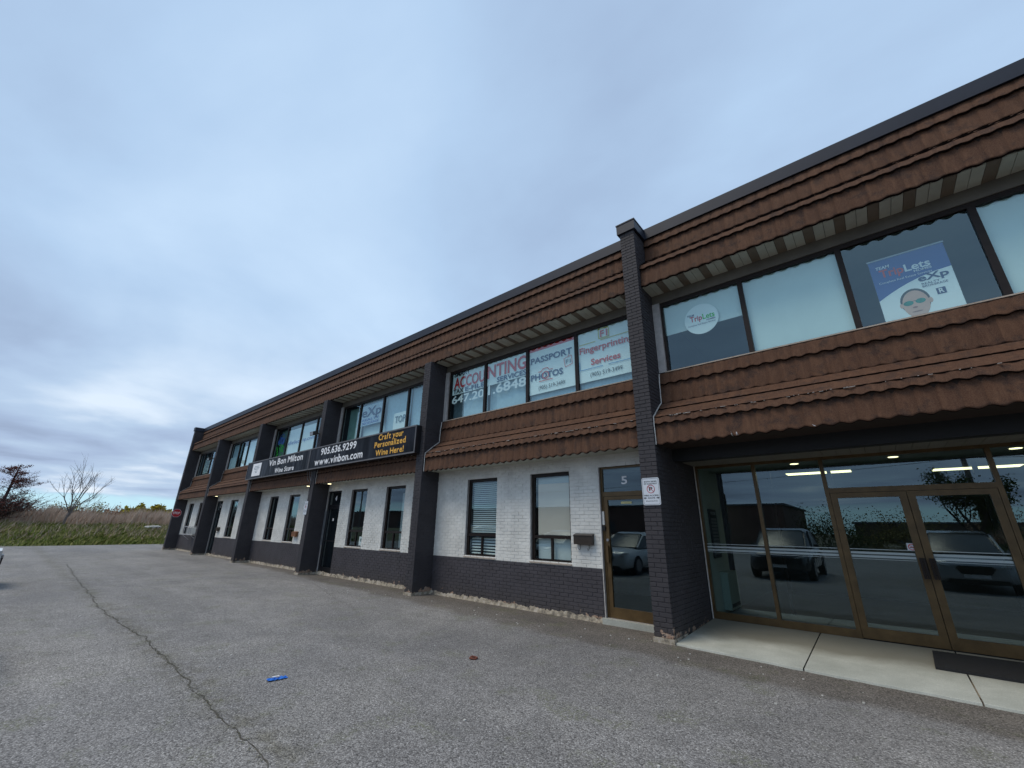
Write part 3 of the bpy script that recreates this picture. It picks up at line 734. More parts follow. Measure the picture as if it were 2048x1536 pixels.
text('TAX', -8.455, -8.05, 5.07, 5.195, Y, mat='lettering_black', parent=w, bold=True); text('E-FILE', -7.98, -7.25, 5.07, 5.185, Y, mat='lettering_navy', parent=w, bold=True)
text('SERVICES', -6.80, -5.83, 5.072, 5.20, Y, mat='lettering_navy', parent=w, bold=True)
text('647.20', -8.49, -7.24, 4.78, 4.995, Y, mat='lettering_white', parent=w, bold=True); text('1.6848', -7.10, -5.83, 4.785, 5.02, Y, mat='lettering_white', parent=w, bold=True)
sheet(w, pa[2][0], pa[2][1], 4.50, 5.59, .098, 'sheet_white', 'poster'); sheet(w, pa[2][0], pa[2][1], 5.59, zt_, .096, 'lettering_red', 'poster')
vblind(w, pa[2][0], pa[2][1], zb_, zt_, .16); vblind(w, pa[3][0], pa[3][1], zb_, zt_, .16)
text('PASSPORT', -5.69, -4.52, 5.272, 5.42, Y, mat='lettering_navy', parent=w, bold=True); text('PHOTOS', -5.685, -4.775, 4.845, 4.99, Y, mat='lettering_navy', parent=w, bold=True)
text('(905) 519-3499', -5.46, -4.73, 4.585, 4.68, Y, mat='lettering_black', parent=w)
cam_ic = merge(ring2d(-5.255, 4.917, .098, .074, Y-.002), line2d(-5.47, 5.03, -5.38, 5.03, .016, Y-.002), line2d(-5.38, 5.03, -5.33, 5.09, .016, Y-.002), line2d(-5.33, 5.09, -5.2, 5.09, .016, Y-.002), line2d(-5.2, 5.09, -5.15, 5.03, .016, Y-.002), line2d(-5.15, 5.03, -5.05, 5.03, .016, Y-.002), line2d(-5.45, 4.79, -5.06, 4.79, .016, Y-.002))
cam_ic.build('emblem', 'lettering_pink', w, fix=False)
tg = merge(*[line2d(*q, .012, Y) for q in ((-4.74,5.19,-4.54,5.23),(-4.54,5.23,-4.52,5.02),(-4.52,5.02,-4.71,4.98),(-4.71,4.98,-4.74,5.19),(-4.63,5.21,-4.60,5.30))]); tg.build('emblem', 'lettering_pink', w, fix=False)
text('F1', -4.69, -4.56, 5.06, 5.15, Y-.001, mat='lettering_grey', parent=w, bold=True)
sheet(w, pa[3][0], pa[3][1], 4.505, zt_, .098, 'sheet_white', 'poster')
text('Fingerprinting', -4.325, -3.07, 5.17, 5.315, Y, mat='lettering_pink', parent=w, bold=True); text('Services', -4.055, -3.37, 4.862, 5.00, Y, mat='lettering_pink', parent=w, bold=True)
text('(905) 519-3499', -4.083, -3.348, 4.60, 4.688, Y, mat='lettering_black', parent=w)
merge(*[line2d(*q, .014, Y) for q in ((-4.33,5.385,-3.92,5.385),(-3.8,5.385,-3.12,5.385))]).build('rule', 'lettering_yellow', w, fix=False)
merge(*[line2d(*q, .014, Y) for q in ((-4.33,4.79,-3.78,4.79),(-3.65,4.79,-3.12,4.79),(-4.33,4.79,-4.33,4.99))]).build('rule', 'lettering_skyblue', w, fix=False)
text('F1', -3.80, -3.63, 5.45, 5.60, Y, mat='lettering_red', parent=w, bold=True)
merge(*[line2d(*q, .02, Y-.001) for q in ((-3.84,5.42,-3.84,5.64),(-3.84,5.64,-3.6,5.64),(-3.6,5.64,-3.6,5.42),(-3.6,5.42,-3.84,5.42))]).build('emblem', 'lettering_yellow', w, fix=False)
# bay 4 (index 3)
w = UWIN[3]; pa = PANEX[3]
sheet(w, pa[0][1]-.42, pa[0][1], zb_, 5.45, .2, 'blind_white'); sheet(w, pa[0][0], pa[0][1]-.42, zb_, zt_, .3, 'curtain_teal', 'curtain'); vblind(w, pa[2][0], pa[2][1], zb_, zt_, .2); vblind(w, pa[3][0], pa[3][1], zb_, zt_, .2); sheet(w, pa[1][0], pa[1][1], zb_, zt_, .24, 'blind_white')
sheet(w, pa[1][0]+.01, pa[1][1]-.01, 4.82, 5.56, .098, 'lettering_skyblue', 'poster'); mbs = MB()
for k in range(18): mbs.box(pa[1][0]+.02, pa[1][1]-.02, .093, .095, 4.835+k*.04, 4.858+k*.04)
mbs.build('poster_stripes', 'sheet_white', w)
text('eXp', -13.27, -12.07, 5.13, 5.46, Y-.002, mat='lettering_navy', parent=w, bold=True); text('REALTY', -13.2, -12.15, 4.98, 5.06, Y-.002, mat='lettering_blue', parent=w, bold=True); text('BROKERAGE', -13.2, -12.15, 4.86, 4.94, Y-.002, mat='lettering_blue', parent=w, bold=True)
sheet(w, -11.3, pa[2][1], 4.44, 4.97, .098, 'sheet_white', 'poster'); text('TOP', -11.2, -10.64, 4.64, 4.86, Y, mat='lettering_grey', parent=w, bold=True)
text('SECURITY', -11.18, -10.66, 4.50, 4.55, Y, mat='lettering_pink', parent=w) if False else None
# bay 3 (index 2)
w = UWIN[2]; pa = PANEX[2]
for k in (1, 2): sheet(w, pa[k][0], pa[k][1], zb_, 5.50, .098, 'sheet_white', 'poster')
sheet(w, pa[0][0], pa[0][1], zb_, zt_, .3, 'curtain_teal', 'curtain'); vblind(w, pa[3][0], pa[3][1], zb_, zt_, .2)
ring2d(-20.05, 5.12, .33, .29, Y, a0=.2, a1=2.9).build('emblem', 'lettering_blue', w, fix=False)
mbs = MB()
for k, (cx_, cz_, r_) in enumerate(((-20.3, 5.1, .14), (-20.1, 5.16, .17), (-19.88, 5.1, .15))): mbs.disc((cx_, Y, cz_), (0, 1, 0), r_, .002, 14)
mbs.build('emblem', 'lettering_blue', w)
mbs = MB()
for k in range(16):
    a = random.uniform(0, 6.28); cx_ = -20.08+random.uniform(-.3, .3); cz_ = 4.75+random.uniform(-.22, .22); mbs.poly([(cx_, Y-.001, cz_), (cx_+.22*math.cos(a)-.05, Y-.001, cz_+.22*math.sin(a)), (cx_+.22*math.cos(a)+.05, Y-.001, cz_+.22*math.sin(a)+.05)])
mbs.build('emblem', 'lettering_green', w, fix=False)
text('Green', -19.2, -18.15, 5.16, 5.36, Y, mat='lettering_green', parent=w) if False else None
text('dielea', -19.25, -18.1, 4.83, 5.0, Y, mat='lettering_blue', parent=w); text('np.com', -17.85, -16.8, 4.85, 5.0, Y, mat='lettering_blue', parent=w)
# bay 2, bay 1
w = UWIN[1]; pa = PANEX[1]
sheet(w, pa[0][0], pa[0][1], zb_, 4.95, .098, 'vertical_blind', 'poster'); sheet(w, pa[1][0]+.55, pa[1][1], zb_, 5.4, .098, 'sheet_white', 'poster'); sheet(w, pa[2][0], pa[2][1], zb_, 5.55, .098, 'sheet_white', 'poster')
vblind(w, pa[0][0], pa[0][1], zb_, zt_, .18)
w = UWIN[0]; pa = PANEX[0]
vblind(w, pa[0][0], pa[0][1], zb_, zt_, .2, 'blind_dark'); sheet(w, pa[1][0]+.1, pa[1][1], zb_+.1, 5.3, .098, 'blind_white', 'poster')
mbs = MB()
for k in range(9): mbs.box(pa[1][0]+.2, pa[1][1]-random.uniform(.1, .5), .092, .094, 4.5+k*.085, 4.53+k*.085)
mbs.build('poster_print', 'lettering_navy', w)

# ground-floor windows and doors ------------------------------------------
soff_lo = [(i, PX[i]+PW, PX[i+1]) for i in range(7) if i != 5]
for i, a, b_ in soff_lo: MB().box(a+.002, b_-.002, -.465, .02, 2.905, 2.93).build('soffit_board', 'soffit_light', bld)
GWIN = {}
def gwindow(i, k, x0, x1):
    y0, y1 = .07, .12; f = MB()
    f.box(x0, x1, y0, y1, WZ1-.07, WZ1-.002).box(x0, x1, y0, y1, WZ0+.002, WZ0+.05)
    f.box(x0, x0+.07, y0-.002, y1, WZ0+.05, WZ1-.07).box(x1-.05, x1, y0-.002, y1, WZ0+.05, WZ1-.07)
    f.box(x0+.07, x1-.05, y0-.015, y1, WT-.03, WT+.03)
    mx_ = (x0+x1)/2; f.box(mx_-.022, mx_+.022, y0-.001, y1, WZ0+.05, WT-.03)
    w_ = f.build('window', 'bronze_dark', bld); GWIN[(i, k)] = w_
    MB().box(x0-.01, x1+.01, -.02, .068, WZ0-.022, WZ0+.001).build('sill', 'sill_beige', w_)
    for a, b2, c_, d in ((x0+.07, x1-.05, WT+.03, WZ1-.07), (x0+.07, mx_-.022, WZ0+.05, WT-.03), (mx_+.022, x1-.05, WZ0+.05, WT-.03)):
        MB().poly([(a, .095, c_), (b2, .095, c_), (b2, .095, d), (a, .095, d)]).build('pane', 'glass_lower', w_, fix=False)
    return w_
for i, L in GW.items():
    for k, (ty, a, b_) in enumerate(L):
        if ty == 'w': gwindow(i, k, a, b_)
# horizontal blinds in the first window of bay 5
w = GWIN[(4, 0)]; mb = MB(); z = 1.43
while z < 2.57:
    mb.poly([(-7.53, .15, z), (-6.68, .15, z), (-6.68, .185, z+.034), (-7.53, .185, z+.034)]); z += .046
z = .97
while z < 1.34: mb.poly([(-7.53, .15, z), (-6.68, .15, z), (-6.68, .185, z+.030), (-7.53, .185, z+.030)]); z += .062
mb.build('slatted_blind', 'blind_white', w, fix=False)
w = GWIN[(4, 1)]; sheet(w, -5.55, -4.70, .96, 2.58, .17, 'blind_white'); sheet(w, -5.50, -4.70, 1.42, 2.44, .100, 'paper_beige', 'poster')
w = GWIN[(3, 1)]; sheet(w, -12.46, -12.22, .96, 1.22, .105, 'sheet_white', 'notice'); sheet(w, -13.0, -12.6, 1.42, 2.58, .6, 'blind_white', 'curtain')
MB().disc((-12.34, .099, 1.12), (0, 1, 0), .05, .002, 12).build('emblem', 'lettering_grey', w)
w = GWIN[(3, 2)]; sheet(w, -10.95, -10.75, .95, 2.5, .5, 'blind_white', 'curtain')
w = GWIN[(2, 0)]; sheet(w, -19.7, -19.3, .96, 2.5, .6, 'interior_mid', 'curtain')
w = GWIN[(2, 1)]; sheet(w, -17.5, -17.0, .96, 2.0, .25, 'vertical_blind', 'curtain')

def door(x0, x1, z0, ztop, trans, fmat, stile=.075):
    y0, y1 = .05, .11; f = MB()
    f.box(x0, x0+.045, y0, y1, z0, ztop).box(x1-.045, x1, y0, y1, z0, ztop).box(x0+.045, x1-.045, y0, y1, ztop-.05, ztop)
    f.box(x0+.045, x1-.045, y0-.002, y1, trans-.035, trans+.045)
    d_ = f.build('door', fmat, bld)
    a, b_ = x0+.05, x1-.05
    lf = MB().box(a, a+stile, .055, .10, z0+.005, trans-.04).box(b_-stile, b_, .055, .10, z0+.005, trans-.04).box(a+stile, b_-stile, .055, .10, trans-.04-stile*.8, trans-.04).box(a+stile, b_-stile, .055, .10, z0+.005, z0+.17)
    lf.build('door_leaf', fmat, d_)
    MB().poly([(a+stile, .08, z0+.17), (b_-stile, .08, z0+.17), (b_-stile, .08, trans-.04-stile*.8), (a+stile, .08, trans-.04-stile*.8)]).build('pane', 'glass_lower', d_, fix=False)
    MB().poly([(x0+.045, .08, trans+.045), (x1-.045, .08, trans+.045), (x1-.045, .08, ztop-.05), (x0+.045, .08, ztop-.05)]).build('transom_pane', 'glass_lower', d_, fix=False)
    return d_
d5 = door(-3.972, -2.89, DZ0, DZ1, 2.165, 'bronze_gold')
text('5', -3.545, -3.425, 2.345, 2.485, .072, parent=d5, mat='lettering_white', bold=True)
MB().box(-3.58, -3.375, .073, .076, 1.99, 2.03).build('notice', 'pale_yellow', d5); MB().box(-3.43, -3.29, .073, .076, 2.075, 2.105).build('notice', 'lettering_white', d5)
MB().box(-3.965, -3.92, .03, .055, 1.62, 1.86).build('door_contact', 'plastic_white', d5)
MB().box(-3.96, -3.91, .02, .055, 1.52, 1.60).build('lock_box', 'black_frame', d5)
hd = MB().disc((-3.875, .055, 1.36), (0, -1, 0), .024, .03, 14); hd.build('lock_cylinder', 'metal_grey', d5)
MB().box(-3.90, -3.86, .0, .025, .98, 1.27).box(-3.895, -3.865, .02, .056, 1.0, 1.03).box(-3.895, -3.865, .02, .056, 1.22, 1.25).build('handle', 'bronze_gold', d5)
MB().tube([(-3.977, .0, .08), (-3.98, -.004, .9), (-3.975, 0, 1.7), (-3.977, 0, 2.69)], .010, 5).build('caulk_line', 'caulk', bld)
MB().box(-4.02, -2.89, -.05, .10, .0, .093).build('door_step', 'slab_concrete', bld)
d4 = door(-14.70, -13.76, .06, 2.66, 2.16, 'black_frame'); text('4', -14.27, -14.15, 2.34, 2.50, .072, parent=d4, mat='lettering_white', bold=True)
MB().box(-14.60, -13.87, .03, .05, 1.02, 1.06).build('push_bar', 'black_frame', d4); MB().box(-14.72, -14.69, -.01, .05, .9, 2.0).build('jamb_strip', 'metal_grey', d4)
MB().box(-14.25, -14.18, .073, .075, 1.68, 1.76).build('notice', 'lettering_white', d4)
d2 = door(-26.955, -25.98, .06, 2.66, 2.16, 'black_frame'); text('2', -26.5, -26.38, 2.34, 2.50, .072, parent=d2, mat='lettering_white', bold=True)

# entrance of bay 6 ---------------------------------------------------------
x0, x1 = PX[5]+PW, PX[6]
MB().box(x0-.01, x1+.01, .215, .42, 2.695, 2.96).build('beam', 'beam_paint', bld)
soffit(x0+.004, x1-.004, -.47, .21, 2.925, False, .175, ('soffit_light',))
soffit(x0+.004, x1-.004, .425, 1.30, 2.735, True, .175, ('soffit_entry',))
GY = 1.34
ent = empty('entrance_frame', (0, 0, 0), None, None); del_ = ent
for k_ in list(ent.keys()): del ent[k_]
bpy.data.objects.remove(ent)
f = MB(); Z0, Z1 = .10, 2.735
f.box(x0, x1, GY-.03, GY+.05, Z1-.05, Z1)
for a, b_ in ((x0+.0, x0+.055), (-1.60, -1.545), (-.60, -.545), (1.285, 1.34), (2.25, 2.305), (3.2, 3.256)): f.box(a, b_, GY-.032, GY+.052, Z0, Z1-.05)
for a, b_ in ((x0+.055, -1.60), (-1.545, -.60), (1.34, 2.25), (2.305, 3.2)): f.box(a, b_, GY-.03, GY+.05, Z0, Z0+.11)
f.box(-.545, 1.285, GY-.03, GY+.05, 2.15, 2.225)
ef_ = f.build('entrance', 'bronze_gold', bld)
for a, b_, c_, d in ((x0+.055, -1.60, Z0+.11, Z1-.05), (-1.545, -.60, Z0+.11, Z1-.05), (1.34, 2.25, Z0+.11, Z1-.05), (2.305, 3.2, Z0+.11, Z1-.05), (-.545, 1.285, 2.225, Z1-.05)):
    MB().poly([(a, GY+.01, c_), (b_, GY+.01, c_), (b_, GY+.01, d), (a, GY+.01, d)]).build('pane', 'glass_entry', ef_, fix=False)
for a, b_, hx in ((-.54, .366, .30), (.374, 1.28, .40)):
    lf = MB().box(a, a+.085, GY-.025, GY+.03, Z0+.012, 2.145).box(b_-.085, b_, GY-.025, GY+.03, Z0+.012, 2.145).box(a+.085, b_-.085, GY-.025, GY+.03, 2.07, 2.145).box(a+.085, b_-.085, GY-.025, GY+.03, Z0+.012, Z0+.16)
    dl = lf.build('door_leaf', 'bronze_gold', bld)
    MB().poly([(a+.085, GY, Z0+.16), (b_-.085, GY, Z0+.16), (b_-.085, GY, 2.07), (a+.085, GY, 2.07)]).build('pane', 'glass_entry', dl, fix=False)
    MB().box(hx-.0, hx+.03, GY-.085, GY-.07, .96, 1.23).box(hx+.035, hx+.065, GY-.075, GY-.06, .96, 1.23).box(hx, hx+.06, GY-.07, GY-.025, 1.0, 1.02).box(hx, hx+.06, GY-.07, GY-.025, 1.17, 1.19).build('handle', 'bronze_dark', dl)
mb = MB()
for a, b_ in ((x0+.06, -1.605), (-1.54, -.605), (-.45, .275), (.465, 1.19), (1.345, 2.245), (2.31, 3.19)):
    for c_, d in ((1.315, 1.325), (1.255, 1.285), (1.205, 1.235), (1.18, 1.186)): mb.box(a, b_, GY-.008, GY-.006, c_, d)
m, t, b = new_mat('frost_band'); b.inputs['Base Color'].default_value = (.62, .70, .72, 1); b.inputs['Alpha'].default_value = .62; b.inputs['Roughness'].default_value = .6
mb.build('safety_stripes', 'frost_band', ef_)
MB().box(.21, .318, GY-.006, GY-.004, 1.315, 1.42).build('notice', 'sign_white', ef_)
merge(ring2d(.264, 1.368, .043, .034, GY-.008), line2d(.236, 1.394, .292, 1.342, .008, GY-.008)).build('emblem', 'lettering_pink', ef_, fix=False); merge(line2d(.238, 1.362, .285, 1.362, .009, GY-.0075)).build('emblem', 'lettering_black', ef_, fix=False)
MB().tube([(x0+.012, GY-.05, .1), (x0+.010, GY-.05, 1.0), (x0+.014, GY-.05, 1.9), (x0+.01, GY-.05, 2.73)], .011, 5).build('caulk_line', 'caulk', bld)
# lobby behind the glass
MB().box(x0-.01, x1+.05, GY+.06, 6.5, .0, .10).build('interior_floor', 'interior_floor', bld)
MB().box(x0-.01, x1+.05, GY+.06, 6.5, 2.74, 2.9).build('lobby_ceiling', 'interior_mid', bld)
MB().box(x0-.015, x0+.04, GY+.06, 2.66, .10, 2.74).box(x1-.03, x1+.1, GY+.06, 6.4, .1, 2.74).build('lobby_wall', 'interior_mid', bld)
MB().box(x0+.0, x0+.05, 2.66, 6.4, .10, 2.74).box(x0, x1, 6.4, 6.5, .1, 2.74).build('lobby_wall', 'interior_dark', bld)
f = MB().box(x0+.05, x1, 2.70, 2.76, 2.70, 2.735).box(x0+.05, x1, 2.70, 2.76, 2.12, 2.18)
for xx in (x0+.05, -1.6, -.6, .35, 1.3, 2.3): f.box(xx, xx+.06, 2.695, 2.765, .1, 2.73)
f.build('inner_frame', 'bronze_dark', bld)
hb = empty('wall_heater', (x0+.04, 2.3, .16), 'pale enamelled cabinet heater on the lobby side wall behind the entrance glass', 'heater')
for nm, bx, mt in (('cabinet', (x0+.04, x0+.17, 1.95, 2.62, .16, .80), 'heater_enamel'), ('grille', (x0+.171, x0+.176, 2.0, 2.57, .20, .26), 'black_frame')):
    keep(hb, MB().box(*bx).build(nm, mt))
db = empty('directory_board', (x0+.04, 1.9, 1.07), 'narrow black tenant directory with pale name strips on the lobby side wall', 'sign')
keep(db, MB().box(x0+.04, x0+.07, 1.68, 2.13, 1.06, 1.95).build('frame', 'black_frame')); mb = MB()
for k in range(11): mb.box(x0+.071, x0+.074, 1.73, 2.08, 1.12+k*.062, 1.165+k*.062)
keep(db, mb.build('name_strips', 'metal_grey')); keep(db, text('DIRECTORY', 1.74, 2.07, 1.85, 1.90, x0+.075, mat='sign_white', plane='x'))
# lobby lights
for nm, cx_ in (('above the sidelight beside the pillar', -1.0), ('above the double doors', .36), ('above the glass past the double doors', 1.68)):
    o = empty('recessed_light', (cx_, 1.9, 2.74), 'round lit recessed ceiling light in the lobby '+nm, 'ceiling light', 'recessed lights in the lobby')
    keep(o, MB().disc((cx_, 1.9, 2.738), (0, 0, -1), .085, .012, 20).build('trim_ring', 'plastic_white')); keep(o, MB().disc((cx_, 1.9, 2.725), (0, 0, -1), .065, .004, 20).build('lens', 'lamp_warm'))
for nm, a, b_, yy in (('over the glass beside the pillar', -1.32, -.25, 3.3), ('over the double doors', .95, 2.05, 3.95)):
    o = empty('fluorescent_light', ((a+b_)/2, yy, 2.74), 'long lit fluorescent fitting on the lobby ceiling '+nm, 'ceiling light', 'fluorescent lights in the lobby')
    keep(o, MB().box(a-.02, b_+.02, yy-.18, yy+.18, 2.70, 2.739).build('housing', 'plastic_white')); keep(o, MB().box(a, b_, yy-.16, yy+.16, 2.69, 2.699).build('diffuser', 'lamp_tube'))

# roll-up banner in the window of bay 6
bn = empty('rollup_banner', (1.03, .2, 4.3), 'blue and white estate agent banner with a portrait behind the upper window', 'banner')
Yb = .2; bx0, bx1, bz0, bz1 = .63, 1.43, 4.33, 5.365
keep(bn, MB().box(bx0, bx1, Yb, Yb+.003, bz0, bz1).build('print', 'sheet_white')); keep(bn, MB().box(bx0-.01, bx1+.01, Yb-.01, Yb+.012, bz1, bz1+.022).build('top_rail', 'metal_grey'))
pts = [(bx0, bz1), (bx0, 4.72)]+[(bx0+(bx1-bx0)*u, 4.72+.27*(1-(1-u)**1.9)) for u in (.15, .3, .45, .6, .8, 1.)]+[(bx1, bz1)]
keep(bn, MB().prism(pts, Yb-.003, Yb-.001).build('blue_field', 'banner_blue'))
def bt(s, *a, mat, **k): keep(bn, text(s, *a, mat=mat, **k))
Yt = Yb-.005
bt('TEAM', .69, .84, 5.215, 5.262, Yt, mat='lettering_white', bold=True, shear=.15); bt('Trip', .72, .975, 5.078, 5.20, Yt, mat='lettering_pink', bold=True); bt('Lets', .985, 1.25, 5.078, 5.19, Yt, mat='lettering_white', bold=True)
bt('HOMES', 1.07, 1.25, 5.035, 5.068, Yt, mat='lettering_white', bold=True); bt('Complete Real Estate Services', .685, 1.24, 4.978, 5.008, Yt, mat='lettering_white')
bt('eXp', 1.08, 1.385, 4.87, 4.965, Yt, mat='lettering_navy', bold=True); bt('REALTY', 1.10, 1.28, 4.81, 4.84, Yt, mat='lettering_navy'); bt('BROKERAGE', 1.10, 1.35, 4.77, 4.80, Yt, mat='lettering_navy')
keep(bn, MB().box(1.213, 1.303, Yt, Yt+.002, 4.62, 4.712).build('emblem', 'lettering_navy')); bt('R', 1.235, 1.285, 4.635, 4.70, Yt-.002, mat='lettering_white', bold=True)
# generic printed portrait: head, hair, sunglasses
def ell(cx_, cz_, rx, rz, y, mat, name, k=28, a0=0, a1=2*math.pi):
    P = [(cx_+rx*math.cos(a0+(a1-a0)*i/(k-1 if a1-a0 < 6.2 else k)), cz_+rz*math.sin(a0+(a1-a0)*i/(k-1 if a1-a0 < 6.2 else k))) for i in range(k)]
    keep(bn, MB().prism(P, y-.0006, y).build(name, mat))
ell(.985, 4.60, .152, .195, Yb-.0012, 'hair', 'portrait_hair'); ell(.985, 4.56, .135, .205, Yb-.002, 'skin', 'portrait_face')
ell(1.133, 4.57, .022, .04, Yb-.0018, 'skin', 'portrait_ear'); ell(.838, 4.57, .018, .035, Yb-.0018, 'skin', 'portrait_ear')
ell(.912, 4.588, .052, .036, Yb-.003, 'lens_teal', 'portrait_lens'); ell(1.036, 4.592, .052, .036, Yb-.003, 'lens_teal', 'portrait_lens')
keep(bn, MB().box(.955, .99, Yb-.0034, Yb-.003, 4.606, 4.612).build('portrait_bridge', 'hair'))
ell(.965, 4.512, .026, .014, Yb-.003, 'skin_shade', 'portrait_nose'); ell(.975, 4.447, .055, .010, Yb-.003, 'skin_shade', 'portrait_mouth')

# shop sign box -------------------------------------------------------------
sg = empty('shop_sign', (-14.9, -.75, 3.7), 'long black lightbox sign of the wine store with white and gold lettering', 'shop sign')
sx0, sx1, sz0, sz1, sy = -21.02, -8.89, 3.355, 4.10, -.75
bd = MB().box(sx0, sx1, sy+.02, -.567, sz0, sz1); keep(sg, bd.build('cabinet', 'black_frame'))
fr = MB()
for a, b_ in ((sx0, -15.0), (-14.97, sx1)): fr.box(a, b_, sy, sy+.019, sz1-.035, sz1+.002).box(a, b_, sy, sy+.019, sz0-.002, sz0+.035).box(a, a+.03, sy, sy+.019, sz0+.035, sz1-.035).box(b_-.03, b_, sy, sy+.019, sz0+.035, sz1-.035)
keep(sg, fr.build('frame', 'cable_grey'))
for a, b_ in ((sx0+.03, -15.03), (-14.94, sx1-.03)): keep(sg, MB().poly([(a, sy+.012, sz0+.035), (b_, sy+.012, sz0+.035), (b_, sy+.012, sz1-.035), (a, sy+.012, sz1-.035)]).build('sign_panel', 'sign_vinyl', fix=False))
ys = sy+.008
def st(s, a, b_, c_, d, mat='lettering_white'): keep(sg, text(s, a, b_, c_, d, ys, mat=mat, serif=True))
st('Vin Bon Milton', -18.65, -15.52, 3.775, 4.01); st('Wine Store', -17.93, -16.17, 3.455, 3.63)
st('905.636.9299', -14.17, -11.88, 3.80, 4.02); st('www.vinbon.com', -14.55, -11.42, 3.47, 3.70)
st('Craft your', -10.66, -9.46, 3.885, 4.05, 'lettering_gold'); st('Personalized', -10.85, -9.30, 3.68, 3.84, 'lettering_gold'); st('Wine Here!', -10.75, -9.38, 3.44, 3.60, 'lettering_gold')
keep(sg, MB().box(-20.38, -19.45, ys-.002, ys, 3.47, 4.0).build('logo_plate', 'lettering_white'))
mbs = MB()
for k, (l, z) in enumerate(((.5, 3.86), (.6, 3.80), (.5, 3.74), (.3, 3.66), (.2, 3.6))): mbs.box(-19.92-l/2, -19.92+l/2, ys-.004, ys-.0025, z, z+.025)
keep(sg, mbs.build('logo_print', 'lettering_grey'))
keep(sg, MB().tube([(-14.93, -.70, 3.36), (-14.98, -.62, 3.15), (-14.9, -.585, 2.95), (-14.95, -.58, 2.7)], .012, 5).tube([(-14.8, -.70, 3.36), (-14.83, -.62, 3.1), (-14.9, -.60, 2.9), (-14.87, -.6, 3.2)], .008, 5).tube([(-15.15, -.66, 3.36), (-15.2, -.6, 3.1), (-15.1, -.585, 2.98)], .008, 5).build('cable', 'cable_grey'))

# signs ---------------------------------------------------------------------
stp = empty('stop_sign', (-32.88, -.40, 2.10), 'red octagonal stop sign fixed to the last pillar by the field', 'road sign')
oc = lambda r: [(-.40+r*math.cos(math.pi/8+k*math.pi/4), 2.10+r*math.sin(math.pi/8+k*math.pi/4)) for k in range(8)]
keep(stp, MB().prism(oc(.255), -32.885, -32.875, 'x').build('rim', 'sign_white')); keep(stp, MB().prism(oc(.240), -32.8745, -32.872, 'x').build('face', 'sign_red'))
keep(stp, text('STOP', -.57, -.23, 2.04, 2.17, -32.870, mat='lettering_white', plane='x', bold=True))
def rrect(x0, x1, z0, z1, r, n=5):
    P = []
    for cx_, cz_, a in ((x1-r, z1-r, 0), (x0+r, z1-r, 90), (x0+r, z0+r, 180), (x1-r, z0+r, 270)):
        for k in range(n+1): th = math.radians(a+90*k/n); P.append((cx_+r*math.cos(th), cz_+r*math.sin(th)))
    return P
def fire_sign(x0, x1, z0, z1, y, label):
    o = empty('parking_sign', ((x0+x1)/2, y, z0), label, 'parking sign', 'fire route signs on the pillars')
    keep(o, MB().prism(rrect(x0, x1, z0, z1, .03), y, y+.004).build('plate', 'sign_white'))
    wd = x1-x0; h = z1-z0; cx_ = (x0+x1)/2; yy = y-.0015
    i_ = .012; a = rrect(x0+i_, x1-i_, z0+i_, z1-i_, .022); bb = rrect(x0+i_+.004, x1-i_-.004, z0+i_+.004, z1-i_-.004, .019); mb = MB()
    for k in range(len(a)): q = (k+1) % len(a); mb.poly([(a[k][0], yy, a[k][1]), (a[q][0], yy, a[q][1]), (bb[q][0], yy, bb[q][1]), (bb[k][0], yy, bb[k][1])])
    keep(o, mb.build('border', 'lettering_black', fix=False))
    for s_, fa, fb, fz, fh in (('BOTH SIDES', .14, .86, .835, .05), ('OF ROADWAY', .12, .88, .755, .05), ('FIRE ACCESS', .10, .90, .325, .05), ('ROUTE', .30, .70, .235, .05), ('BY-LAW 62-19-TZ', .18, .82, .13, .035)):
        keep(o, text(s_, x0+fa*wd, x0+fb*wd, z0+fz*h, z0+(fz+fh)*h, yy, mat='lettering_black', bold=True))
    keep(o, text('P', cx_-.028, cx_+.028, z0+.52*h, z0+.66*h, yy, mat='lettering_black', bold=True))
    r = .20*wd+.008; cz_ = z0+.585*h
    keep(o, merge(ring2d(cx_, cz_, r, r-.009, yy-.001), line2d(cx_-r*.68, cz_+r*.68, cx_+r*.68, cz_-r*.68, .008, yy-.001)).build('emblem', 'sign_red', fix=False))
    for s_, ax in ((-1, x0+.055*wd), (1, x1-.055*wd)):
        zc_ = z0+.26*h; mb = MB().poly([(ax, yy, zc_), (ax-s_*.028, yy, zc_+.018), (ax-s_*.028, yy, zc_-.018)]).poly([(ax-s_*.028, yy, zc_-.006), (ax-s_*.05, yy, zc_-.006), (ax-s_*.05, yy, zc_+.006), (ax-s_*.028, yy, zc_+.006)])
        keep(o, mb.build('arrow', 'lettering_black', fix=False))
fire_sign(-2.868, -2.577, 1.918, 2.345, -.585, 'white no parking fire route sign on the pillar beside the glass entrance')
fire_sign(-15.10, -14.85, 1.86, 2.31, -.585, 'white no parking fire route sign on the pillar beneath the wine store sign')

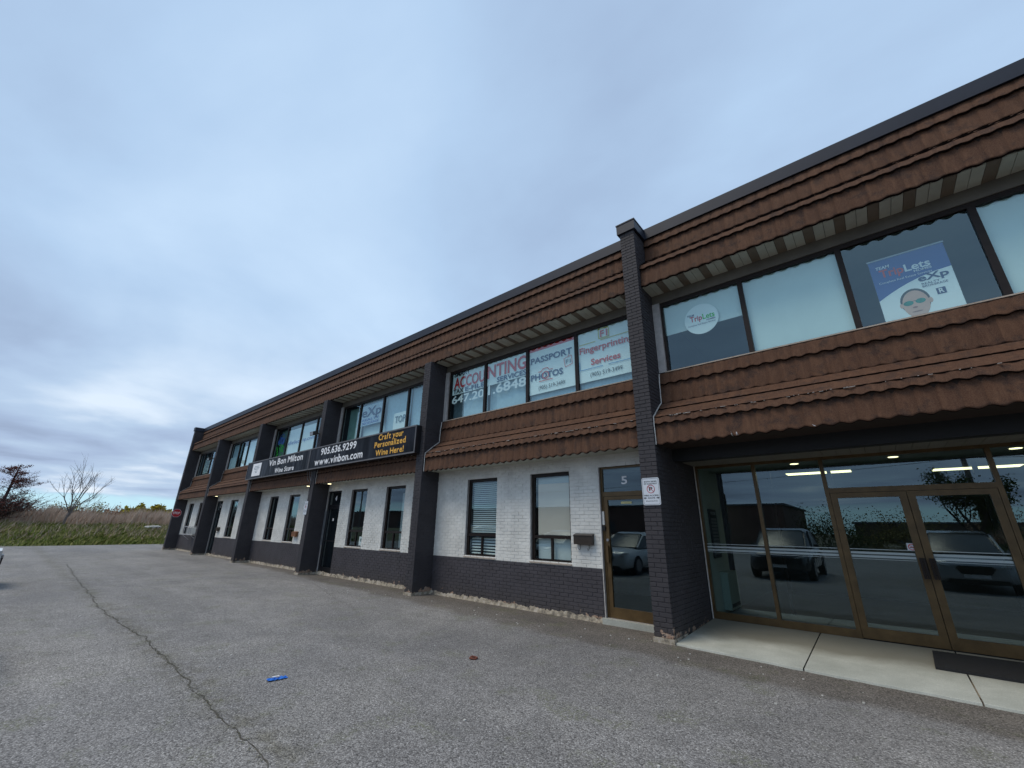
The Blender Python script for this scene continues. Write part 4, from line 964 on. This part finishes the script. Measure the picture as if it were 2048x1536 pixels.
# mailboxes -----------------------------------------------------------------
def mailbox(x0, x1, z0, z1, mat, label, hooks):
    o = empty('mailbox', ((x0+x1)/2, 0, z0), label, 'mailbox')
    keep(o, MB().prism([(-.015, z0), (-.10, z0), (-.105, z1-.03), (-.015, z1)], x0, x1, 'x').build('box', mat))
    keep(o, MB().prism([(-.012, z1+.004), (-.012, z1-.006), (-.115, z1-.038), (-.115, z1-.028)], x0-.008, x1+.008, 'x').build('lid', mat))
    if hooks:
        for hx in (x0+.1, x1-.1): keep(o, MB().tube([(hx, -.03, z0), (hx, -.03, z0-.07), (hx, -.05, z0-.1), (hx, -.08, z0-.09), (hx, -.085, z0-.065)], .006, 5).build('newspaper_hook', mat))
    return o
mailbox(-4.52, -4.13, 1.27, 1.46, 'mailbox_brown', 'dark metal mailbox with newspaper hooks beside door 5', True)
mailbox(-16.86, -16.52, 1.12, 1.30, 'wood_brown', 'reddish brown mailbox beside the window left of the pillar with the fire route sign', False)
mailbox(-25.80, -25.45, 1.18, 1.36, 'mailbox_brown', 'small dark mailbox beside the second door from the field', True)
# air conditioner in its cage
ac = empty('air_conditioner', (-29.6, 0, .92), 'window air conditioner in a pale metal cage on brackets near the stop sign', 'air conditioner')
keep(ac, MB().box(-30.05, -29.2, -.30, .068, .96, 1.30).build('housing', 'plastic_white')); mb = MB()
for k in range(9): mb.box(-30.0, -29.25, -.306, -.301, .985+k*.035, .997+k*.035)
keep(ac, mb.build('grille', 'black_frame')); mb = MB()
for x in (-30.6, -30.15, -29.7, -29.25, -28.8): mb.tube([(x, -.40, .93), (x, -.40, 1.34)], .012, 5)
for z in (.93, 1.34): mb.tube([(-30.6, -.40, z), (-28.8, -.40, z)], .014, 5).tube([(-30.6, -.40, z), (-30.6, 0, z)], .014, 5).tube([(-28.8, -.40, z), (-28.8, 0, z)], .014, 5)
keep(ac, mb.build('cage', 'cage_metal'))
for x in (-30.5, -28.9): keep(ac, MB().tube([(x, -.38, .92), (x, -.01, .62)], .014, 5).build('bracket', 'cage_metal'))
# floodlights on pillars
def flood(x, y, z, label):
    o = empty('floodlight', (x, y, z), label, 'floodlight')
    keep(o, MB().tube([(x, y, z), (x, y-.12, z+.02)], .02, 6).build('arm', 'black_frame'))
    keep(o, MB().prism([(y-.10, z+.10), (y-.28, z+.02), (y-.26, z-.12), (y-.08, z-.05)], x-.13, x+.13, 'x').build('lamp_housing', 'mailbox_brown'))
    keep(o, MB().poly([(x-.11, y-.283, z+.005), (x+.11, y-.283, z+.005), (x+.11, y-.268, z-.11), (x-.11, y-.268, z-.11)]).build('lens', 'metal_grey', fix=False))
flood(-14.95, -.568, 4.68, 'dark floodlight high on the pillar above the wine store sign'); flood(-27.2, -.568, 4.88, 'dark floodlight on the second pillar from the field')
o = empty('conduit_bracket', (-33.19, -.5, 6.27), 'small pale bracket on the outer edge of the last pillar', 'bracket'); keep(o, MB().box(-33.40, -33.185, -.53, -.47, 6.24, 6.28).build('arm', 'plastic_white'))
for x, lb in ((-14.21, 'beside door 4'), (-15.79, 'left of the pillar with the fire route sign'), (-26.36, 'above the second door from the field')):
    o = empty('soffit_light', (x, -.25, 2.905), 'lit soffit light '+lb, 'soffit light', 'lights under the lower soffit')
    keep(o, MB().disc((x, -.25, 2.904), (0, 0, -1), .075, .02, 16).build('trim_ring', 'plastic_white')); keep(o, MB().disc((x, -.25, 2.883), (0, 0, -1), .055, .01, 16).build('lens', 'lamp_warm'))

# doormat, litter -----------------------------------------------------------
mt_ = empty('doormat', (.9, .7, .08), 'thick black rubber doormat on the concrete slab in front of the doors', 'doormat')
Pm = [(.165, 1.06), (2.1, 1.14), (2.1, .22), (.135, .26)]
def zs_(y): return .027+(.10-.027)*(y+.66)/(1.3+.66)
mb = MB(); n = len(Pm); mb.v = [(x, y, zs_(y)+.003) for x, y in Pm]+[(x, y, zs_(y)+.028) for x, y in Pm]; mb.f = [(4,5,6,7), (3,2,1,0)]+[(k, (k+1)%4, 4+(k+1)%4, 4+k) for k in range(4)]
keep(mt_, mb.build('mat_body', 'rubber_mat')); mb = MB()
for k in range(36): x = .2+k*.052; mb.poly([(x, .28, zs_(.28)+.031), (x+.02, .28, zs_(.28)+.031), (x+.02, 1.06, zs_(1.06)+.031), (x, 1.06, zs_(1.06)+.031)])
keep(mt_, mb.build('ribs', 'rubber_mat', fix=False))
wr = empty('candy_wrapper', (-5.18, -4.92, 0), 'crumpled bright blue snack wrapper on the asphalt', 'litter', rz=math.radians(84))
bm = bmesh.new(); bmesh.ops.create_grid(bm, x_segments=9, y_segments=4, size=.5)
for v in bm.verts: v.co = Vector((v.co.x*.19, v.co.y*.085, .010+.007*math.sin(v.co.x*21)*math.cos(v.co.y*9)+random.uniform(-.004, .006)))
me = bpy.data.meshes.new('foil'); bm.to_mesh(me); bm.free(); link('foil', me, 'blue_wrapper', wr)
MB().box(-.05, .02, -.008, .012, .030, .032).build('print', 'lettering_white', wr)
rg = MB(); K = 18
cx_, cy_ = -4.2, -2.99
rg.tube([(cx_+.045*math.cos(2*math.pi*k/K), cy_+.045*math.sin(2*math.pi*k/K), .012+.004*math.sin(k)) for k in range(K)]+[(cx_+.045, cy_, .012)], .011, 6)
tag(rg.build('rusty_ring', 'rust'), 'small rusty metal ring lying on the asphalt', 'litter')
mb = MB()
for _ in range(150):
    x = random.uniform(-12, 4); y = random.choice([random.uniform(-1.6, -.5), random.uniform(-6, -.6)]); r = random.uniform(.004, .012)
    if x > -2.6 and y > -.8: continue
    mb.box(x-r, x+r*random.uniform(.5, 1), y-r*.8, y+r, .0, r*.8)
tag(mb.build('pebbles', 'white_stone'), 'pale grit and pebbles scattered over the asphalt', 'gravel', kind='stuff')

# ------------------------------------------------------------------ field and plants
def gz(x):
    x = -x; u = min(1, max(0, (x-41.5)/9.)); return -.005+1.15*u*u*(3-2*u)+.15*min(1, max(0, (x-52)/60))
XS = list(np.linspace(-41.4, -60, 24))+list(np.linspace(-64, -300, 16)); YS = list(np.linspace(-90, 120, 50))
V = []; F = []
for x in XS:
    for y in YS: V.append((x, y, gz(x)+(0 if x > -41.8 else .06*math.sin(y*.7+x)+.05*math.sin(y*.31-x*.4))))
ny = len(YS)
for i in range(len(XS)-1):
    for j in range(ny-1): F.append((i*ny+j, i*ny+j+1, (i+1)*ny+j+1, (i+1)*ny+j))
mb = MB(); mb.v = V; mb.f = F; tag(mb.build('field', 'field_soil', smooth=True), kind='structure')
def blades(name, n, xr, yr, h, wdt, mat, label, cat, lean=.35, dens=None, hv=.35):
    x = RNG.uniform(*xr, n); y = RNG.uniform(*yr, n)
    z = np.array([gz(a) for a in x])-.02; hh = h*(1+hv*RNG.standard_normal(n)).clip(.35, 1.7)
    hh = hh*(1+.22*np.sin(y*.9+x*.35)+.12*np.sin(y*2.3))
    a = RNG.uniform(0, 2*np.pi, n); lx = lean*hh*RNG.standard_normal(n)*.6; ly = lean*hh*RNG.standard_normal(n)*.6+lean*hh*.35
    ww = wdt*RNG.uniform(.6, 1.4, n)
    V = np.zeros((n, 5, 3)); dx = np.cos(a)*ww; dy = np.sin(a)*ww
    V[:,0] = np.c_[x-dx, y-dy, z]; V[:,1] = np.c_[x+dx, y+dy, z]
    V[:,2] = np.c_[x+dx*.7+lx*.4, y+dy*.7+ly*.4, z+hh*.6]; V[:,3] = np.c_[x+lx, y+ly, z+hh]; V[:,4] = np.c_[x-dx*.7+lx*.4, y-dy*.7+ly*.4, z+hh*.6]
    F = (np.arange(n)[:,None]*5+np.arange(5)[None,:])
    return tag(np_mesh(name, V.reshape(-1, 3), F, mat), label, cat, kind='stuff')
blades('grass', 34000, (-51.5, -41.6), (-17, 15), .26, .022, 'grass_green', 'rough green grass bank at the far edge of the asphalt', 'grass', .9)
blades('dry_grass', 5000, (-52, -44), (-17, 15), .42, .016, 'reed_dry', 'straw coloured stalks mixed into the green bank', 'grass', .6)
blades('reeds', 30000, (-64, -50.2), (-20, 22), 1.15, .020, 'reed_dry', 'tall dry brown reeds behind the green bank', 'reeds', .28, hv=.16)
def clump(name, cx_, cy_, zb, rx, ry, rz, n, leaf, mat, label, cat, group=None, stems=8, smat='bark_grey'):
    o = empty(name, (cx_, cy_, zb), label, cat, group)
    u = RNG.standard_normal((n, 3)); u /= np.linalg.norm(u, axis=1)[:,None]; r = RNG.uniform(.25, 1, n)**.45
    lump = 1+.22*np.sin(u[:,1]*7+cx_)+.16*np.sin(u[:,2]*9+cy_)+.12*np.sin(u[:,0]*13)
    P = u*np.c_[[rx, ry, rz]].T.reshape(1, 3)*(r*lump)[:,None]; P[:,2] = np.abs(P[:,2])*.98
    c_ = P+np.array([cx_, cy_, zb]); s_ = leaf*RNG.uniform(.5, 1.4, n)
    A = RNG.standard_normal((n, 3)); A /= np.linalg.norm(A, axis=1)[:,None]; B = np.cross(A, RNG.standard_normal((n, 3))); B /= np.linalg.norm(B, axis=1)[:,None]
    V = np.stack([c_-A*s_[:,None], c_+B*s_[:,None]*.6, c_+A*s_[:,None], c_-B*s_[:,None]*.6], 1)
    keep(o, np_mesh('foliage', V.reshape(-1, 3), np.arange(n*4).reshape(-1, 4), mat)); mb = MB()
    for k in range(stems):
        a = random.uniform(0, 6.28); q = random.uniform(.3, .85)
        mb.tube([(cx_, cy_, zb-.1), (cx_+rx*q*.4*math.cos(a), cy_+ry*q*.4*math.sin(a), zb+rz*.45), (cx_+rx*q*math.cos(a), cy_+ry*q*math.sin(a), zb+rz*random.uniform(.7, 1.05))], .045, 4, .012)
    keep(o, mb.build('stems', smat)); return o
clump('bush', -120, 10.4, 1.3, 3, 2.6, 3.1, 5000, .30, 'bush_yellow', 'yellow green leafy bush on the horizon, lower one of the pair', 'bush', 'yellow bushes beyond the field')
clump('bush', -118, 13.6, 1.3, 3, 3.2, 3.5, 6000, .30, 'bush_yellow', 'yellow green leafy bush on the horizon, nearest the building', 'bush', 'yellow bushes beyond the field')
clump('bush', -119, 17.8, 1.3, 3, 2.6, 2.8, 4000, .30, 'bush_yellow', 'yellow green bush on the horizon partly behind the last pillar', 'bush', 'yellow bushes beyond the field')
for k, (y, rx, ry, rz, mt2, lb) in enumerate(((-6.6, 2, 1.7, 1.65, 'shrub_brown', 'dense reddish brown shrub under the dark red tree'), (-4.6, 2, 1.3, 1.35, 'shrub_brown', 'low reddish shrub between the two bare trees'), (-3.2, 2, 1.3, 1.9, 'shrub_olive', 'olive brown shrub right behind the slender bare tree'), (-1.4, 2, 1.5, 1.75, 'shrub_olive', 'widest olive shrub right of the slender bare tree'), (.3, 2, .9, 1.6, 'shrub_brown', 'russet shrub at the right end of the thicket'), (-9.5, 2, 1.8, 1.8, 'shrub_olive', 'olive shrub at the outer edge of the field'))):
    clump('shrub', -62.5-k*.3, y, 1.05, rx, ry*1.1, rz+.35, 3500, .07, mt2, lb, 'shrub', None, 14)
# far hedge that closes the horizon
blades('far_thicket', 9000, (-150, -105), (-40, 60), 1.7, .09, 'shrub_brown', 'low brown thicket along the horizon beyond the reeds', 'thicket', .3)
# bare trees
def tree(name, base, seed, bmat, label, levels, h, spread, r0, leaf=None, nleaf=0, crook=.12, forks=(3, 4), leaflabel=None, leader=True, leafsize=.05):
    rnd = random.Random(seed); o = empty(name, base, label, 'tree'); mb = MB(); tips = []
    def grow(p, d, L, r, lv):
        pts = [p]; q = p.copy(); dd = d.copy(); n = 5
        for k in range(n):
            dd = (dd+Vector((rnd.gauss(0, crook), rnd.gauss(0, crook), rnd.gauss(0, crook*.5)+.035))).normalized(); q = q+dd*L/n; pts.append(q.copy())
            if lv >= 2: tips.append((q.copy(), lv))
        mb.tube(pts, r, 5 if lv < 2 else 3, r*(.55 if lv < levels else .35), cap=False)
        if lv >= levels: return
        nb = rnd.randint(*forks)
        for b_ in range(nb):
            u = rnd.uniform(.35, 1.) if lv else rnd.uniform(.40, 1.); k = min(n-1, int(u*n)); s_ = pts[k].lerp(pts[k+1], u*n-k if u < 1 else 1)
            a = rnd.uniform(0, 6.283); side = Vector((math.cos(a), math.sin(a), 0)); nd_ = (dd*(1-spread)+side*spread+Vector((0, 0, .12))).normalized()
            grow(s_, nd_, L*rnd.uniform(.5, .8), r*rnd.uniform(.42, .6), lv+1)
        if leader: grow(pts[-1], dd, L*.62, r*.55, lv+1)
    return o, mb, tips, grow
# slender bare tree: low fork, upswept limbs
o, mb, tips, grow = tree('bare_tree', (-50, -3.95, gz(-50)-.1), 5, 'bark_grey', 'slender leafless tree with a low fork on the grass bank', 4, 5, .42, .10, forks=(2, 3))
b0 = Vector((-50, -3.95, gz(-50)-.9))
P0 = [Vector(q) for q in ((-50, -4.02, .2), (-50, -4.0, 1.2), (-49.95, -3.92, 2.0), (-50, -3.85, 2.35))]
mb.tube(P0, .10, 7, .07)
for d, L, r in (((.1, .4, 1.0), 2.0, .05), ((.2, -.12, 1.1), 1.9, .05), ((-.3, .85, .9), 1.7, .055), ((.2, -.75, .85), 1.5, .05), ((.4, .25, 1.2), 1.9, .05), ((-.4, -.3, 1.0), 1.5, .045), ((-.2, .75, .5), 1.2, .03)):
    grow(P0[-1]+Vector((0, 0, random.uniform(-.5, .1))), Vector(d).normalized(), L, r, 1)
keep(o, mb.build('branches', 'bark_grey', fix=False))
# darker tree with rust-red buds
o, mb, tips, grow = tree('red_leaved_tree', (-50.5, -7.75, gz(-50)-.1), 9, 'bark_dark', 'dark tree with sparse rust red leaves at the edge of the field', 4, 5, .72, .12, forks=(4, 5))
P0 = [Vector(q) for q in ((-50.5, -7.75, .2), (-50.5, -7.72, 1.4), (-50.5, -7.6, 2.5), (-50.5, -7.52, 3.5), (-50.5, -7.48, 4.5), (-50.5, -7.4, 5.6))]
mb.tube(P0, .19, 7, .035)
for k in range(52):
    u = .10+.87*random.random()**1.35; q = u*5; kk = min(4, int(q)); s_ = P0[kk].lerp(P0[kk+1], q-kk); a = 2.4*k
    L = (1.9*(1-u)+.35)*random.uniform(.7, 1.1); grow(s_, Vector((math.cos(a), math.sin(a), .30)).normalized(), L, .045*(1.15-u), 2)
keep(o, mb.build('branches', 'bark_dark', fix=False)); T = np.array([tuple(t_[0]) for t_ in tips]); n = 8000
ii = RNG.integers(0, len(T), n); c_ = T[ii]+RNG.normal(0, .055, (n, 3)); s_ = .036*RNG.uniform(.5, 1.5, n)
A = RNG.standard_normal((n, 3)); A /= np.linalg.norm(A, axis=1)[:,None]; B = np.cross(A, RNG.standard_normal((n, 3))); B /= np.linalg.norm(B, axis=1)[:,None]
V = np.stack([c_-A*s_[:,None], c_+B*s_[:,None]*.7, c_+A*s_[:,None], c_-B*s_[:,None]*.7], 1)
keep(o, np_mesh('leaves', V.reshape(-1, 3), np.arange(n*4).reshape(-1, 4), 'leaf_red'))
# small far conifer
o = empty('conifer', (-121, 16.2, 1.3), 'small dark conifer on the horizon beside the last pillar', 'tree'); n = 900; h = RNG.uniform(0, 1, n)**.8
a = RNG.uniform(0, 6.28, n); r = (1-h)*.95*RNG.uniform(.2, 1, n); c_ = np.c_[-121+r*np.cos(a), 16.2+r*np.sin(a), 1.6+h*2.7]; s_ = .16*RNG.uniform(.5, 1.3, n)
A = np.c_[np.cos(a), np.sin(a), -.3*np.ones(n)]; B = np.c_[-np.sin(a), np.cos(a), np.zeros(n)]
V = np.stack([c_-A*s_[:,None], c_+B*s_[:,None]*.6, c_+A*s_[:,None], c_-B*s_[:,None]*.6], 1); keep(o, np_mesh('needles', V.reshape(-1, 3), np.arange(n*4).reshape(-1, 4), 'needle_dark'))
keep(o, MB().tube([(-121, 16.2, 1.2), (-121, 16.2, 4.2)], .1, 5, .02).build('trunk', 'bark_dark'))
# pale slab of rubble on the bank
bm = bmesh.new(); bmesh.ops.create_icosphere(bm, subdivisions=2, radius=1)
for v in bm.verts: v.co = Vector((v.co.x*.25, v.co.y*.62, v.co.z*.13))+Vector((random.uniform(-.03, .03), random.uniform(-.04, .04), random.uniform(-.02, .02)))+Vector((-48, 1.35, gz(-48)+.22))
me = bpy.data.meshes.new('stone'); bm.to_mesh(me); bm.free(); tag(link('stone', me, 'white_stone'), 'long pale stone lying in the green grass bank', 'stone')

# ------------------------------------------------------------------ what stands across the lot (seen in the glass)
fb = empty('warehouse', (-50, -40, 0), 'long low red brick warehouse across the parking lot with a flat roof', 'building')
keep(fb, MB().box(-97, -7.2, -56, -40, 0, 4.1).build('wall', 'far_brick')); keep(fb, MB().box(-97.2, -7.0, -56.2, -39.85, 4.1, 4.28).build('roof', 'far_roof'))
for k in range(14): keep(fb, MB().box(-92+k*6.0, -90.2+k*6.0, -39.99, -39.96, 1.2, 2.4).build('window', 'car_window'))
for k in (3, 7, 11): keep(fb, MB().box(-94.6+k*6.0, -93.6+k*6, -39.99, -39.95, 0, 2.2).build('door', 'far_roof'))
fence_h = empty('distribution_hall', (40, -95, 0), 'wide brown distribution hall far behind the parking lot', 'building')
keep(fence_h, MB().box(-4, 120, -130, -95, 0, 3.3).build('wall', 'hall_brown')); keep(fence_h, MB().box(-4.3, 120.3, -130, -94.7, 3.3, 3.6).build('roof', 'far_roof'))
for k in range(8): keep(fence_h, MB().box(2+k*13, 6+k*13, -94.98, -94.9, 0, 3.6).build('loading_door', 'far_roof'))
up_ = empty('utility_pole', (4.2, -24, 0), 'wooden utility pole with crossarm at the far side of the parking lot', 'utility pole')
keep(up_, MB().tube([(4.2, -24, 0), (4.2, -24, 8.4)], .14, 8, .10).build('pole', 'bark_grey')); keep(up_, MB().box(3.2, 5.2, -24.06, -23.94, 7.6, 7.72).box(3.5, 4.9, -24.06, -23.94, 6.9, 7.0).build('crossarm', 'bark_grey'))
up2 = empty('utility_pole', (-54, -24, 0), 'wooden utility pole with crossarm opposite the middle of the building', 'utility pole')
keep(up2, MB().tube([(-54, -24, 0), (-54, -24, 8.4)], .14, 8, .10).build('pole', 'bark_grey')); keep(up2, MB().box(-54.06, -53.94, -25, -23, 7.6, 7.72).build('crossarm', 'bark_grey'))
mb = MB()
for yo, z in ((-.8, 7.75), (.8, 7.75), (0, 7.05), (0.1, 5.6)):
    P = []
    for k in range(31): u = k/30; x = -54+58.2*u; P.append((x, -24+yo, z-1.6*4*u*(1-u)*.6))
    mb.tube(P, .014, 3, cap=False)
    mb.tube([(4.2+40*u/10, -24+yo, z-.6*4*(u/10)*(1-u/10)) for u in range(11)], .014, 3, cap=False)
tag(mb.build('power_lines', 'cable_grey', fix=False), 'power lines strung between the utility poles', 'power line')
def simple_tree(x, y, h, label, seed):
    o, mb, tips, grow = tree('leafing_tree', (x, y, 0), seed, 'bark_grey', label, 4, h, .5, .12)
    rnd = random.Random(seed); grow(Vector((x, y, 0)), Vector((0, 0, 1)), h*.42, .12, 0)
    keep(o, mb.build('branches', 'bark_dark', fix=False)); T = np.array([tuple(t_[0]) for t_ in tips]); n = 8000
    ii = RNG.integers(0, len(T), n); c_ = T[ii]+RNG.normal(0, .12, (n, 3)); s_ = .042*RNG.uniform(.5, 1.5, n)
    A = RNG.standard_normal((n, 3)); A /= np.linalg.norm(A, axis=1)[:,None]; B = np.cross(A, RNG.standard_normal((n, 3))); B /= np.linalg.norm(B, axis=1)[:,None]
    V = np.stack([c_-A*s_[:,None], c_+B*s_[:,None]*.7, c_+A*s_[:,None], c_-B*s_[:,None]*.7], 1)
    keep(o, np_mesh('leaves', V.reshape(-1, 3), np.arange(n*4).reshape(-1, 4), 'leaf_green'))
simple_tree(2.6, -16.5, 4.4, 'young leafing tree on the strip behind the parked cars', 3)
simple_tree(-9.5, -24, 4.2, 'sparse young tree in front of the red brick warehouse', 12)
for k, (x, yy, rz_, mt2, lb) in enumerate(((-4.5, -44, 3.6, 'leaf_green', 'leafy green tree crown at the corner of the brick warehouse'), (1.5, -46, 3.1, 'shrub_olive', 'olive bush mass behind the utility pole'), (8, -45, 2.6, 'shrub_brown', 'reddish bare bush beyond the utility pole'), (15, -47, 3.0, 'shrub_olive', 'olive bush at the far end of the lot'), (6.5, -27, 1.6, 'leaf_green', 'low green hedge bush near the utility pole'))):
    clump('hedge_bush', x, yy, 0, 4.2 if yy < -40 else 2.2, 1.6, rz_, 6000, .085, mt2, lb, 'bush', None, 6)

def car(x, yf, body, L, Wd, H, suv, label, flip=False):
    """nose at y=yf, pointing to the building"""
    o = empty('parked_car', (x, yf-L/2, 0), label, 'car', 'cars parked facing the building', rz=math.pi if flip else 0)
    hw = Wd/2
    gc = .22 if suv else .17
    bel = H*.60 if suv else H*.62
    # stations: y (nose +), sill, belt, half width
    S = [(L/2+.02, gc+.16, bel*.66, hw*.45), (L/2-.04, gc+.03, bel*.80, hw*.78), (L/2-.22, gc, bel*.89, hw*.93), (L/2-.6, gc, bel*.95, hw*.99), (L/2-1.1, gc, bel*1.01, hw), (0, gc, bel*1.02, hw), (-L/2+1., gc, bel*1.04, hw), (-L/2+.35, gc, bel*1.03, hw*.97), (-L/2+.06, gc+.05, bel*.98, hw*.88), (-L/2, gc+.15, bel*.9, hw*.75)]
    bm = bmesh.new(); rings = []
    for y, a, b_, w_ in S:
        pr = [(-w_*.92, a), (-w_, a+.18*(b_-a)), (-w_*1.0, a+.55*(b_-a)), (-w_*.95, a+.86*(b_-a)), (-w_*.80, b_), (0, b_+.03), (w_*.80, b_), (w_*.95, a+.86*(b_-a)), (w_, a+.55*(b_-a)), (w_, a+.18*(b_-a)), (w_*.92, a)]
        rings.append([bm.verts.new((px, y, pz)) for px, pz in pr])
    for r0, r1 in zip(rings, rings[1:]):
        for k in range(len(r0)): q = (k+1) % len(r0); bm.faces.new((r0[k], r0[q], r1[q], r1[k]))
    bm.faces.new(rings[0]); bm.faces.new(rings[-1][::-1]); bmesh.ops.recalc_face_normals(bm, faces=bm.faces)
    me = bpy.data.meshes.new('body'); bm.to_mesh(me); bm.free(); bd_ = link('body', me, body, o, True)
    md = bd_.modifiers.new('s', 'SUBSURF'); md.levels = md.render_levels = 1
    # greenhouse
    if suv: G = [(L/2-1.0, bel-.02, bel+.03, hw*.86), (L/2-1.85, bel-.02, H-.07, hw*.76), (0, bel-.02, H, hw*.78), (-L/2+.75, bel-.02, H-.05, hw*.75), (-L/2+.2, bel-.02, bel+.05, hw*.8)]
    else: G = [(L/2-1.15, bel-.02, bel+.03, hw*.85), (L/2-2.05, bel-.02, H-.06, hw*.68), (-.15, bel-.02, H, hw*.70), (-L/2+1.25, bel-.02, H-.12, hw*.66), (-L/2+.4, bel-.02, bel+.04, hw*.78)]
    def loft(G, inset, top, mat, name, full):
        bm = bmesh.new(); rr = []
        for y, a, b_, w_ in G: rr.append([bm.verts.new(c) for c in ((-hw*.86-inset, y, a), (-w_-inset, y, b_-(.10 if b_-a > .2 else 0)), (-w_+.10, y, b_), (w_-.10, y, b_), (w_+inset, y, b_-(.10 if b_-a > .2 else 0)), (hw*.86+inset, y, a))])
        for r0, r1 in zip(rr, rr[1:]):
            for k in (range(5) if full else (1, 2, 3)): bm.faces.new((r0[k], r0[k+1], r1[k+1], r1[k]))
        bmesh.ops.recalc_face_normals(bm, faces=bm.faces); me = bpy.data.meshes.new(name); bm.to_mesh(me); bm.free(); return link(name, me, mat, o, True)
    loft(G, 0, 0, 'car_window', 'window', True)
    roof = [(y, a, b_+.012, w_+.01) for y, a, b_, w_ in G[1:4]]; loft(roof, .01, 0, body, 'roof', False)
    pm_ = MB()
    for s_ in (-1, 1):
        ytop = [g[0] for g in G]; 
        for k in (0, 1, 2, 3, 4):
            if k in (0, 4):
                j = 1 if k == 0 else 3
                pm_.tube([(s_*hw*.84, G[k][0], G[k][1]+.03), (s_*(G[j][3]+.0), G[j][0], G[j][2]-.06)], .035, 5)
            elif k == 2: pm_.tube([(s_*hw*.87, G[k][0], G[k][1]), (s_*(G[k][3]+.015), G[k][0], G[k][2]-.08)], .035, 5)
    pm_.build('window_pillars', body, o)
    for sx in (-1, 1):
        for y in (L/2-.85, -L/2+.85):
            r = .35 if suv else .32
            wt = MB().disc((sx*(hw-.20), y, r), (sx, 0, 0), r, .21, 24).build('wheel', 'tyre', o)
            MB().disc((sx*(hw+.005), y, r), (sx, 0, 0), r*.66, .012, 10).build('rim', 'rim', wt)
        MB().prism([(sx*hw*.50, bel*.70), (sx*hw*.80, bel*.72), (sx*hw*.90, bel*.84), (sx*hw*.74, bel*.80)], L/2-.30, L/2-.02).build('headlight', 'lamp_clear', o)
        MB().box(min(sx*hw*.6, sx*hw*.9), max(sx*hw*.6, sx*hw*.9), -L/2-.005, -L/2+.1, bel*.72, bel*.9).build('tail_light', 'lamp_red', o)
        MB().prism([(sx*hw*.80, bel-.01), (sx*(hw+.04), bel+.02), (sx*(hw+.15), bel+.03), (sx*(hw+.15), bel+.13), (sx*(hw+.02), bel+.14), (sx*hw*.98, bel+.04)], L/2-1.72, L/2-1.60).build('mirror', body, o)
    MB().prism([(-hw*.30, bel*.50), (hw*.30, bel*.50), (hw*.42, bel*.66), (hw*.34, bel*.72), (-hw*.34, bel*.72), (-hw*.42, bel*.66)], L/2-.06, L/2+.03).build('grille', 'black_frame', o); MB().box(-.26, .26, L/2+.013, L/2+.02, gc+.18, gc+.30).build('number_plate', 'plate_white', o); MB().prism([(-hw*.7, gc+.03), (hw*.7, gc+.03), (hw*.6, gc+.14), (-hw*.6, gc+.14)], L/2-.1, L/2+.0).build('bumper_intake', 'black_frame', o)
    return o
car(1.75, -8.25, 'car_silver', 4.7, 1.9, 1.66, True, 'silver sport utility car parked opposite the double doors')
car(-3.0, -7.75, 'car_dark', 4.7, 1.9, 1.68, True, 'black sport utility car parked beside the camera, facing the entrance')
car(-7.95, -7.2, 'car_white', 4.6, 1.82, 1.45, False, 'white sedan parked facing door 5')
car(-11.6, -7.6, 'car_grey', 4.6, 1.85, 1.47, False, 'dark grey sedan parked in the row opposite the wine store')
car(-17.05, -7.0, 'car_white', 4.7, 1.9, 1.66, True, 'white sport utility car parked opposite the wine store, nearest the field')
car(5.4, -8.3, 'car_grey', 4.6, 1.85, 1.5, False, 'grey sedan parked next to the silver sport utility car')
